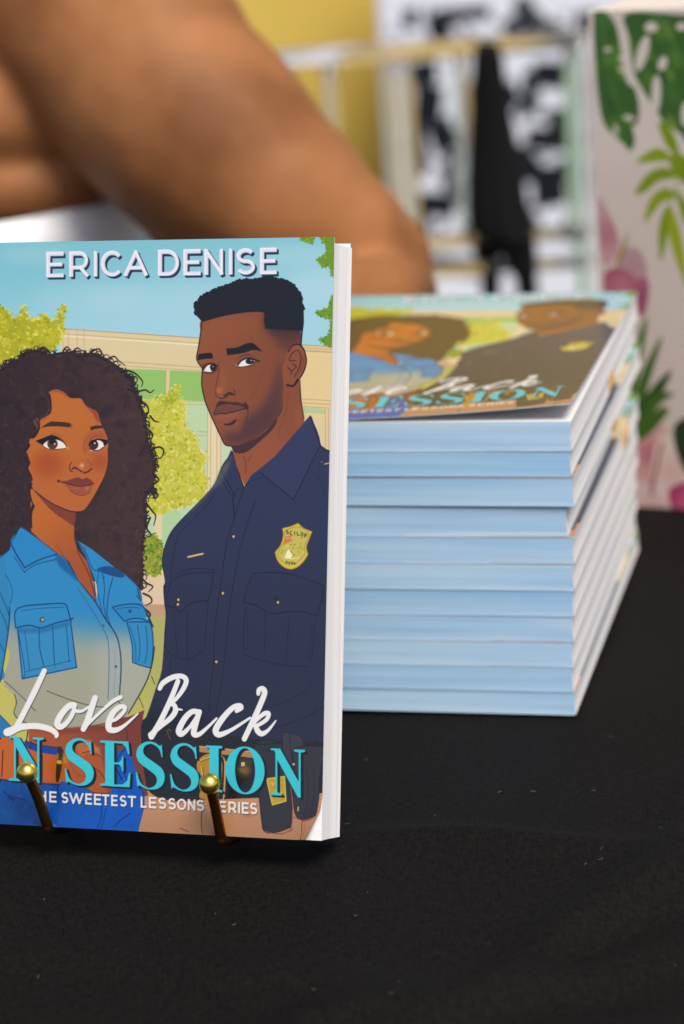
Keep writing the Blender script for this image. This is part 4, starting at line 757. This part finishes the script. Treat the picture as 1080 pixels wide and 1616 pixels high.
lm = mat('lint', (.11, .105, .10), .9); bm = bmesh.new(); rl = random.Random(21)
def cloth_z(x, y): return cloth_pt((( x-X0)/(X1-X0)+.35)/1.7, ((y-Y0)/(Y1-Y0)+.45)/1.9, 1, 1)[2]
for _ in range(45):
    x, y = rl.uniform(-.15, .17), rl.uniform(.68, 1.0); a = rl.uniform(0, 3.14); ln_ = rl.uniform(.0002, .0011)
    p = [(x+math.cos(a)*ln_*t, y+math.sin(a)*ln_*t) for t in (-1, 0, 1)]; p[1] = (p[1][0]+rl.uniform(-.0003, .0003), p[1][1]+rl.uniform(-.0003, .0003))
    tube(bm, [(q[0], q[1], cloth_z(*q)+.0002) for q in p], rl.uniform(.00007, .00015), 5)
tag(from_bm('lint', bm, None, [lm]), kind='stuff')

# ================================================================ books
BW, BL = .1500, .2286
def cover_grid(lift=0.0, dog=0.0, bow=0.0):
    """front cover sheet (top face with the print, underside, rim) as a curved grid"""
    bm = bmesh.new(); nx, ny, th = 30, 40, .00032; uvl = bm.loops.layers.uv.new('UVMap')
    def pt(i, j):
        u, v = i/nx, j/ny; x, y = BW*u, BL*v
        z = lift*max(0, (u-.05)/.95)**1.7*max(0, 1-v)**1.2+bow*math.sin(math.pi*v)*u*u
        if dog:
            q = max(0, 1-(BW-x)/.008)*max(0, 1-y/.013)
            x -= dog*q; z += dog*.8*q; y += dog*.2*q
        return Vector((x, y, z))
    top = [[bm.verts.new(pt(i, j)+Vector((0, 0, th))) for i in range(nx+1)] for j in range(ny+1)]
    bot = [[bm.verts.new(pt(i, j)) for i in range(nx+1)] for j in range(ny+1)]
    def face(vs_, mi, uv):
        f = bm.faces.new(vs_); f.material_index = mi
        for l, q in zip(f.loops, uv): l[uvl].uv = q
    for j in range(ny):
        for i in range(nx):
            uv = [(i/nx, j/ny), ((i+1)/nx, j/ny), ((i+1)/nx, (j+1)/ny), (i/nx, (j+1)/ny)]
            face((top[j][i], top[j][i+1], top[j+1][i+1], top[j+1][i]), 0, uv)
            face((bot[j][i], bot[j+1][i], bot[j+1][i+1], bot[j][i+1]), 1, uv)
    rim = [(0, i) for i in range(nx+1)]+[(j, nx) for j in range(1, ny+1)]+[(ny, i) for i in range(nx-1, -1, -1)]+[(j, 0) for j in range(ny-1, 0, -1)]
    for a, b in zip(rim, rim[1:]+rim[:1]):
        face((bot[a[0]][a[1]], bot[b[0]][b[1]], top[b[0]][b[1]], top[a[0]][a[1]]), 2, [(.5, .5)]*4)
    for e in bm.edges:                                                 # crisp cut edges
        if len({f.material_index for f in e.link_faces}) > 1: e.smooth = False
    return bm
def block_bm(t, taper=0.0, ins=.0002, head=.0005, shear=0.0):
    """page block: tail edge carries the blue stain, the other edges stay paper coloured"""
    bm = bmesh.new(); nx, nz = 14, 6; c = .00034
    x0, x1, y0, y1, z0 = .0006, BW-ins, .00012, BL-head, c
    prof = []
    zt = lambda u: t-taper-.00002
    rings = []
    for y in (y0, y1):
        ring = []
        for k in range(nx+1): ring.append((x0+(x1+shear-x0)*k/nx, y, z0))
        for k in range(1, nz+1):
            q = k/nz; ring.append((x1+shear*(1-q)-.0005*math.sin(math.pi*q), y, z0+(zt(1)-z0)*q))
        for k in range(nx-1, -1, -1): ring.append((x0+(x1-x0)*k/nx, y, zt(k/nx)))
        for k in range(nz-1, 0, -1): ring.append((x0, y, z0+(zt(0)-z0)*k/nz))
        rings.append([bm.verts.new(p) for p in ring])
    a, b = rings; n = len(a)
    for k in range(n):
        f = bm.faces.new((a[k], a[(k+1) % n], b[(k+1) % n], b[k]))
    f = bm.faces.new(a); f.material_index = 1; bm.faces.new(b[::-1])
    return bm
def back_bm(t, taper, ext=0.0):
    bm = bmesh.new(); th = .00032
    fs = box(bm, (0, 0, 0), (BW-.0006+ext, BL-.0004, th)); [setattr(f, 'material_index', 1) for f in fs[1:]]; box(bm, (-th, 0, 0), (0, BL, t-taper))
    return bm
def book(label, group, t, mw, tail_col, lift=0, dog=0, bow=0, taper=.0002, rim=None):
    r = empty('book', mw); tag(r, label, 'book', group)
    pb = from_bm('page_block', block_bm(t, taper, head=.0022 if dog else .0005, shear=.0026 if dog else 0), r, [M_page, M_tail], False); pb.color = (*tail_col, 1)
    fc = from_bm('front_cover', cover_grid(lift, dog, bow), r, [M_cover, M_inner, rim or M_rim]); fc.location = (0, 0, t-taper)
    from_bm('back_cover', back_bm(t, taper, .0024 if dog else 0), r, [M_back, rim or M_rim], False)
    return r

# --- the standing book, leaning back on its easel
TH, LA = .2878, .3295
rd = Vector((math.cos(TH), -math.sin(TH), 0)); bk = Vector((math.sin(TH), math.cos(TH), 0))
up = math.cos(LA)*Vector((0, 0, 1))+math.sin(LA)*bk; nn = rd.cross(up)
BR = Vector((-.0164, .8367, .0116)); T0 = .0165
org = BR-rd*BW-nn*T0
MW = Matrix.Translation(org) @ Matrix((rd, up, nn)).transposed().to_4x4()
book('paperback standing upright on the gold easel, its cover showing a couple under a blue sky', 'copies of one paperback', T0, MW, (.9, .92, .98), lift=.0003, dog=.005, bow=.0004, rim=M_inner)

# --- gold wire easel
ez = empty('book_easel', Matrix.Translation(Vector((org.x+.07, org.y, 0))))
tag(ez, 'gold wire easel with ball tips holding up the front book', 'easel')
def rel(p): return Vector(p)-ez.location
for (bx_, by_), fx in (((43, 1219), 75), ((331, 1237), 349)):
    n0 = BR+nn*.016; ball = on_plane(bx_, by_, n0, nn)
    base = on_plane(fx, 1311 if fx > 200 else 1292, BR+nn*.0032, nn)
    foot = Vector((base.x, base.y, .0046)); u0 = (base-BR).dot(rd)
    und = org+rd*(BW+u0)+Vector((0, 0, -.0027))+bk*.004
    upb = und+bk*.006+up*.02
    pts = [ball, ball.lerp(base, .5), base-up*.002, base-up*.0045-nn*.003, und-bk*.002, und+bk*.002, und+bk*.0055+Vector((0, 0, .004))]
    bm = bmesh.new(); tube(bm, [rel(p) for p in curve3(pts[:3], 5)[:-1]+curve3(pts[2:], 5)], .00215, 14)
    pr = from_bm('prong', bm, ez, [M_gold_d])
    bm = bmesh.new(); bmesh.ops.create_uvsphere(bm, u_segments=32, v_segments=20, radius=.0041, matrix=Matrix.Translation(rel(ball)))
    from_bm('ball_tip', bm, pr, [M_gold])
    bm = bmesh.new(); top_ = und+bk*.010+up*.15
    tube(bm, [rel(p) for p in curve3([und+bk*.0055+Vector((0, 0, -.003)), und+bk*.0056+Vector((0, 0, .004)), upb+bk*.001, und+bk*.0085+up*.08, top_], 6)], .0021, 12)
    from_bm('back_support', bm, ez, [M_gold_d])
    bm = bmesh.new(); tube(bm, [rel(top_-up*.03), rel(Vector((top_.x, top_.y, .0022))+bk*.06)], .0021, 12)
    from_bm('rear_leg', bm, ez, [M_gold_d])
    if fx > 200: tops.append(top_)
    else: tops = [top_]
bm = bmesh.new(); tube(bm, [rel(p) for p in tops], .0021, 12); from_bm('cross_bar', bm, ez, [M_gold_d])

# --- the stack of eleven
PS = .2557
srd = Vector((math.cos(PS), -math.sin(PS), 0)); sbk = Vector((math.sin(PS), math.cos(PS), 0)); SC0 = Vector((.0955, .9708, .0006))
thick = [.0111, .0119, .0119, .0122, .0122, .0124, .0124, .0138, .0128, .0115, .0138]      # bottom to top
offs = [-.0008, -.0014, -.0009, -.0003, .0003, .0009, .0014, -.0010, .0026, .0018, .0025]
yoff = [0, -.0002, -.0003, -.0001, -.0004, -.0006, -.0004, .0004, -.0012, -.0009, -.0013]
yaw = [0, .0012, -.001, .0012, -.001, .001, -.0012, .005, -.004, .003, -.002]
tails = [(.54, .77, .98), (.47, .72, .96), (.54, .77, .98), (.52, .75, .97), (.46, .71, .95), (.54, .77, .98), (.50, .74, .97), (.58, .79, .98), (.50, .74, .97), (.42, .68, .94), (.58, .79, .98)]
names = ['bottom book of the stack, lying on the black cloth', 'second book from the bottom of the stack', 'third book from the bottom of the stack', 'fourth book from the bottom of the stack', 'fifth book from the bottom of the stack',
         'book in the exact middle of the stack of eleven', 'fifth book from the top of the stack, its tail edge jutting right', 'fourth book from the top, pushed back and left with a dark gap above', 'third book from the top of the stack, jutting right over a gap',
         'second book from the top with the darkest blue page edge', 'top book of the stack, its printed cover curling up at the near corner']
z_ = 0.0
for k in range(11):
    t = thick[k]*.955; c, s2 = math.cos(yaw[k]), math.sin(yaw[k])
    r_ = srd*c+sbk*s2; b_ = sbk*c-srd*s2
    o = SC0+srd*offs[k]+sbk*yoff[k]-r_*BW+Vector((0, 0, z_))
    tl = .0021*k                       # each copy is a little thicker towards its head
    b_ = b_*math.cos(tl)+Vector((0, 0, math.sin(tl)))
    mw = Matrix.Translation(o) @ Matrix((r_, b_, r_.cross(b_))).transposed().to_4x4()
    gap = .00003 if k not in (7, 8) else .0008
    b = book(names[k], 'copies of one paperback', t, mw, tails[k], lift=(.0075 if k == 10 else (.0006 if k != 7 else .0004)), taper=.0003)
    z_ += t-.0003+gap+.00034
# small orange patches far back on the fore-edges
mk = mat('orange_patch', (.72, .45, .18), .7)
books = [o for o in COL.objects if o.name.startswith('book') and o.get('category') == 'book' and o is not None][1:]
for k, y, hh in ((9, .125, .008), (7, .150, .008), (6, .165, .009)):
    bm = bmesh.new(); box(bm, (BW-.0008, y, .002), (BW+.0008, y+.013, .002+hh), .0003)
    from_bm('edge_patch', bm, books[k], [mk])

# ================================================================ printed box behind the stack
ya = math.radians(-24); bl = Vector((.1460, 1.275, .0005)); bx = Vector((math.cos(ya), math.sin(ya), 0)); byv = Vector((-math.sin(ya), math.cos(ya), 0))
BXW, BXH, BXD = .20, .2685, .09
quad = [proj(bl+Vector((0, 0, BXH))), proj(bl+bx*BXW+Vector((0, 0, BXH))), proj(bl+bx*BXW), proj(bl)]
bim = image_from('tropical_print', paint_board(quad)); M_board = art_mat('tropical_print', bim, .45, .3, .92)
M_cream = mat('cream_card', (.66, .60, .55), .6)
rt = empty('gift_box', Matrix.Translation(bl) @ Matrix((bx, byv, Vector((0, 0, 1)))).transposed().to_4x4())
tag(rt, 'cream gift box printed with monstera leaves and pink orchids behind the stack', 'box')
bm = bmesh.new(); box(bm, (0, .002, 0), (BXW, BXD, BXH), .0015); from_bm('box_body', bm, rt, [M_cream], False)
me = bpy.data.meshes.new('printed_front'); bm = bmesh.new(); uvl = bm.loops.layers.uv.new('UVMap')
fs = box(bm, (0, 0, 0), (BXW, .0018, BXH))
for f in bm.faces:
    for l in f.loops: l[uvl].uv = (l.vert.co.x/BXW, l.vert.co.z/BXH)
from_bm('printed_front', bm, rt, [M_board], False)

# ================================================================ background: yellow panel, white sheet, chair, black cloth
my = mat('yellow_fabric', (.62, .42, .06), .7); noise_color(my, (.52, .35, .05), (.68, .48, .09), 2.2, 2)
def panel(name, x0, x1, z0, z1, y, th, m, folds=0.0, uvs=False):
    bm = bmesh.new(); nx, nz = 60, 8; uvl = bm.loops.layers.uv.new('UVMap')
    def ring(yy): return [[bm.verts.new((x0+(x1-x0)*i/nx, yy+folds*math.sin(i*.9)*.5+folds*math.sin(i*.37+1), z0+(z1-z0)*j/nz)) for i in range(nx+1)] for j in range(nz+1)]
    A, B = ring(y), ring(y+th)
    for j in range(nz):
        for i in range(nx):
            f = bm.faces.new((A[j][i], A[j][i+1], A[j+1][i+1], A[j+1][i]))
            for l, q in zip(f.loops, ((i, j), (i+1, j), (i+1, j+1), (i, j+1))): l[uvl].uv = (q[0]/nx, q[1]/nz)
            bm.faces.new((B[j][i], B[j+1][i], B[j+1][i+1], B[j][i+1]))
    for j in range(nz):
        bm.faces.new((A[j][0], A[j+1][0], B[j+1][0], B[j][0])); bm.faces.new((A[j][nx], B[j][nx], B[j+1][nx], A[j+1][nx]))
    for i in range(nx):
        bm.faces.new((A[0][i], B[0][i], B[0][i+1], A[0][i+1])); bm.faces.new((A[nz][i], A[nz][i+1], B[nz][i+1], B[nz][i]))
    return from_bm(name, bm, None, [m])
yp = panel('yellow_backdrop', -1.5, .80, -.735, 1.7, 2.75, .012, my, .0012)
tag(yp, 'mustard yellow cloth backdrop hanging behind the seated person', 'backdrop')
PX0, PX1, PZ0, PZ1, PY = .075, .62, -.62, .30, 2.62
pq = [proj((PX0, PY, PZ1)), proj((PX1, PY, PZ1)), proj((PX1, PY, PZ0)), proj((PX0, PY, PZ0))]
M_post = art_mat('block_print', image_from('block_print', paint_poster(pq)), .6, .2, .98)
ps = panel('white_banner', PX0, PX1, PZ0, PZ1, PY, .004, M_post)
tag(ps, 'white banner covered in broken black block shapes behind the clear spindle chair', 'banner')
mgp = mat('green_cloth', (.08, .42, .06), .7)
tag(panel('green_banner', .395, .75, -.6, .34, 2.58, .006, mgp, .003), 'bright green banner at the right edge beside the white banner', 'banner')
mwall = mat('pale_wall', (.60, .58, .55), .8); noise_color(mwall, (.56, .54, .5), (.64, .62, .6), 1.5)
tag(panel('wall', -4, 5, -.74, 2.4, 4.2, .1, mwall), kind='structure')

# clear spindle-back chair
M_white = mat('clear_acrylic', (.97, .97, .97), .06, **{'Transmission Weight': .92, 'IOR': 1.38})
CY = 2.15
def cpt(px, py, y=CY): return at_y(px, py, y)
zt = cpt(600, 84).z
ch = empty('spindle_chair', Matrix.Translation((.12, CY+.18, -.735))); tag(ch, 'clear acrylic spindle back chair with a black cloth over its top rail', 'chair')
def crel(p): return Vector(p)-ch.location
xs = {'l': cpt(250, 200).x, 'r': cpt(925, 250).x}
def chair_part(name, pts, r, m=None):
    bm = bmesh.new(); tube(bm, [crel(p) for p in pts], r, 16); return from_bm(name, bm, ch, [m or M_white])
for px in (250, 925):
    x = cpt(px, 250).x; chair_part('back_post', curve3([(x, CY+.0, -.735), (x, CY+.03, -.29), (x, CY+.015, -.1), (x, CY, zt+.008)], 6), .0105)
    chair_part('front_leg', [(x, CY-.0+.38, -.735), (x, CY+.38, -.30)], .0135)
for zz, r in ((zt, .0085), (cpt(760, 378).z, .0065), (cpt(760, 425).z, .006)):
    chair_part('back_rail', [(xs['l'], CY+.004, zz), (xs['r'], CY+.004, zz)], r)
for px in (440, 527, 620, 645, 733, 905):
    x = cpt(px, 200).x; chair_part('spindle', curve3([(x, CY+.003, zt-.005), (x, CY+.012, zt-.14), (x, CY+.003, cpt(760, 378).z)], 5), .0062)
bm = bmesh.new(); box(bm, crel((xs['l']-.015, CY+.02, -.31)), crel((xs['r']+.015, CY+.41, -.275)), .012); from_bm('seat', bm, ch, [M_white])

# black cloth hanging from the rail, two tails
M_blk = mat('black_jersey', (.008, .008, .009), .85, spec=.15); 
bm = bmesh.new()
def strip(rows, y, th):
    fr = []; 
    for (l, r, py) in rows:
        a, b = cpt(l, py, y), cpt(r, py, y); n = 10
        fr.append([bm.verts.new(a.lerp(b, i/n)+Vector((0, -th*(.35+.65*math.sin(math.pi*i/n))-.004*math.sin(i*2.1+py*.01), 0))) for i in range(n+1)]+[bm.verts.new(a.lerp(b, i/n)+Vector((0, th*.4*math.sin(math.pi*i/n)+.001, 0))) for i in range(n, -1, -1)])
    for p, q in zip(fr, fr[1:]):
        m_ = len(p)
        for k in range(m_): bm.faces.new((p[k], p[(k+1) % m_], q[(k+1) % m_], q[k]))
    bm.faces.new(fr[0]); bm.faces.new(fr[-1][::-1])
strip([(752, 786, 66), (746, 794, 90), (744, 800, 140), (740, 812, 200), (738, 824, 260), (736, 834, 320), (738, 842, 352), (752, 842, 372), (770, 840, 384)], CY-.022, .020)
strip([(730, 792, 355), (746, 790, 400), (758, 790, 440), (760, 788, 480), (760, 786, 560)], CY+.022, .012)
strip([(776, 843, 355), (788, 848, 400), (812, 848, 440), (818, 852, 480), (826, 858, 560)], CY-.024, .012)
dr = from_bm('black_cloth', bm, None, [M_blk]); tag(dr, 'black cloth hanging over the clear chair back and parting into two tails', 'cloth')

# ================================================================ seated person (one skin mesh, top and hair as children)
ms = mat('skin', (.33, .135, .05), .6, spec=.22, **{'Subsurface Weight': .12, 'Subsurface Scale': .01})
bsdf(ms).inputs['Subsurface Radius'].default_value = (1, .35, .15)
_n = noise_color(ms, (.20, .076, .024), (.36, .150, .055), 13, 7)
_nb = N(ms, 'ShaderNodeTexNoise'); _nb.inputs['Scale'].default_value = 160; _nb.inputs['Detail'].default_value = 4; bump(ms, _nb.outputs['Fac'], .25, .0015)
pe = empty('person', Matrix.Translation((-.30, 1.58, -.29)))
tag(pe, 'person in a white top seated behind the table, one bare arm bent on it', 'person')
def prel(p): return Vector(p)-pe.location
bm = bmesh.new()
def ball(c, r, sc=(1, 1, 1)):
    bmesh.ops.create_icosphere(bm, subdivisions=3, radius=1, matrix=Matrix.Translation(prel(c)) @ Matrix.Diagonal((r*sc[0], r*sc[1], r*sc[2], 1)))
def chain(pts, n=6):
    P = [Vector(p[:3]) for p in pts]; R_ = [p[3] for p in pts]; C = curve3(P, n)
    for i, c in enumerate(C):
        t = i/n; k = min(int(t), len(R_)-2); f = t-k; f = f*f*(3-2*f); ball(c, R_[k]+(R_[k+1]-R_[k])*f)
def A(px, py, y, r): v = at_y(px, py, y); return (v.x, v.y, v.z, r)
AY = 1.45
chain([A(60, -40, AY+.08, .064), A(175, 70, AY+.03, .067), A(300, 195, AY-.01, .067), A(420, 302, AY-.03, .056), A(512, 368, AY-.035, .045), A(596, 405, AY-.030, .031), A(632, 450, AY-.035, .021)], 8)
chain([A(634, 460, AY-.055, .020), A(592, 474, AY-.115, .026), A(470, 508, AY-.140, .034), A(330, 560, AY-.15, .030), A(190, 620, AY-.17, .023)], 8)
wr = Vector(A(190, 620, AY-.17, 0)[:3])
ball(wr+Vector((-.05, -.01, -.006)), .036, (1.25, 1, .5))
for q in range(4):
    a = -.35+q*.2; d = Vector((-math.cos(a), -math.sin(a), -.12)); s0 = wr+Vector((-.078, -.03+.018*q, -.004))
    chain([(*s0, .0105), (*(s0+d*.03), .0098), (*(s0+d*.055+Vector((0, 0, -.008))), .009), (*(s0+d*(.072-.006*abs(q-1.5))+Vector((0, 0, -.016))), .0078)], 3)
t0 = wr+Vector((-.03, -.03, 0)); chain([(*t0, .012), (*(t0+Vector((-.02, -.025, -.004))), .011), (*(t0+Vector((-.045, -.035, -.012))), .009)], 3)
ball(at_y(640, 462, AY-.055), .020); ball(at_y(245, 90, AY+.01), .060); ball(at_y(360, 330, AY-.02), .050)
# torso, other shoulder and arm, neck, head
tc_ = Vector((-.295, 1.585, 0))
for i in range(15):
    q = i/14; z = -.31+.60*q
    wx = .165+.03*math.cos(q*6.0)-(.05*max(0, q-.85)/.15); ball(tc_+Vector((0, .01, z)), 1, (wx, .105, .06))
for sx in (-1, 1): ball(tc_+Vector((sx*.07, -.06, .115)), 1, (.078, .07, .075))
ball((-.190, 1.495, .212), 1, (.068, .052, .040)); ball((-.27, 1.50, .225), 1, (.07, .05, .045)); ball((-.20, 1.495, .168), 1, (.085, .05, .03))
chain([(-.36, 1.585, .30, .06), (-.33, 1.58, .30, .07), (-.24, 1.57, .29, .062), (-.19, 1.54, .275, .060), (-.165, 1.52, .262, .058)], 4)
chain([(-.33, 1.58, .30, .06), (-.44, 1.58, .29, .062), (-.505, 1.56, .255, .060), (-.54, 1.53, .15, .052), (-.56, 1.48, .06, .04), (-.50, 1.38, .042, .034), (-.42, 1.30, .03, .025)], 6)
ball((-.385, 1.27, .026), .034, (1.2, 1.1, .5))
for q in range(4):
    s0 = Vector((-.36, 1.255+.017*q-.02, .026)); chain([(*s0, .0105), (*(s0+Vector((.04, -.006, .0))), .0095), (*(s0+Vector((.068-.006*abs(q-1.5), -.01, -.01))), .008)], 3)
chain([(-.39, 1.30, .03, .012), (-.36, 1.305, .03, .011), (-.335, 1.30, .022, .009)], 3)
chain([(-.325, 1.575, .30, .060), (-.32, 1.56, .37, .055), (-.315, 1.55, .42, .055)], 4)
ball((-.315, 1.535, .53), 1, (.074, .092, .11)); ball((-.315, 1.47, .475), 1, (.045, .04, .04)); ball((-.315, 1.44, .52), 1, (.014, .022, .022))
body = from_bm('body', bm, pe, [ms])
rm = body.modifiers.new('remesh', 'REMESH'); rm.mode = 'VOXEL'; rm.voxel_size = .005; rm.use_smooth_shade = True
sm_ = body.modifiers.new('smooth', 'SMOOTH'); sm_.iterations = 5; sm_.factor = .5
# white top: a shell round the chest with a curved upper edge and a soft hem roll
mt = mat('white_knit', (.78, .80, .84), .8, spec=.2); nz_ = noise_color(mt, (.84, .85, .88), (.90, .91, .93), 60)[0]; bump(mt, nz_.outputs['Fac'], .3, .001)
ztop = at_y(40, 338, 1.43).z
bm = bmesh.new(); seg = 72; rows = 26; grid = []
for j in range(rows+1):
    q = j/rows; row = []
    for k in range(seg):
        a = k*math.tau/seg; cx_, sy_ = math.cos(a), math.sin(a)
        edge = ztop-.006+.010*cx_*cx_+.012*max(0, sy_)-.004*cx_
        z = edge-(edge+.33)*q; th = (z+.31)/.60
        wx = .176+.032*math.cos(th*6.0)+.026; wy = .118+.052*math.exp(-((z-.12)/.085)**2)*(1 if sy_ < 0 else .12)+.004
        ro = 1-.010*(q < .02)
        px_, py_ = math.copysign(abs(cx_)**.75, cx_), math.copysign(abs(sy_)**.75, sy_)
        row.append(bm.verts.new(prel(tc_+Vector((wx*px_*ro, .01+wy*py_*ro, z)))))
    grid.append(row)
for j in range(rows):
    for k in range(seg): bm.faces.new((grid[j][k], grid[j][(k+1) % seg], grid[j+1][(k+1) % seg], grid[j+1][k]))
tp = from_bm('white_top', bm, pe, [mt]); so_ = tp.modifiers.new('cloth', 'SOLIDIFY'); so_.thickness = .004
mh = mat('dark_hair', (.015, .010, .008), .5); bm = bmesh.new()
rh = random.Random(4)
for _ in range(420):
    v = Vector((rh.gauss(0, 1), rh.gauss(0, 1), rh.gauss(0, 1))).normalized()
    if v.y < -.35 and v.z < .45: continue
    c = Vector((-.315, 1.545, .545))+Vector((v.x*.085, v.y*.10, v.z*.115)); bmesh.ops.create_icosphere(bm, subdivisions=1, radius=rh.uniform(.012, .022), matrix=Matrix.Translation(prel(c)))
from_bm('hair', bm, pe, [mh])
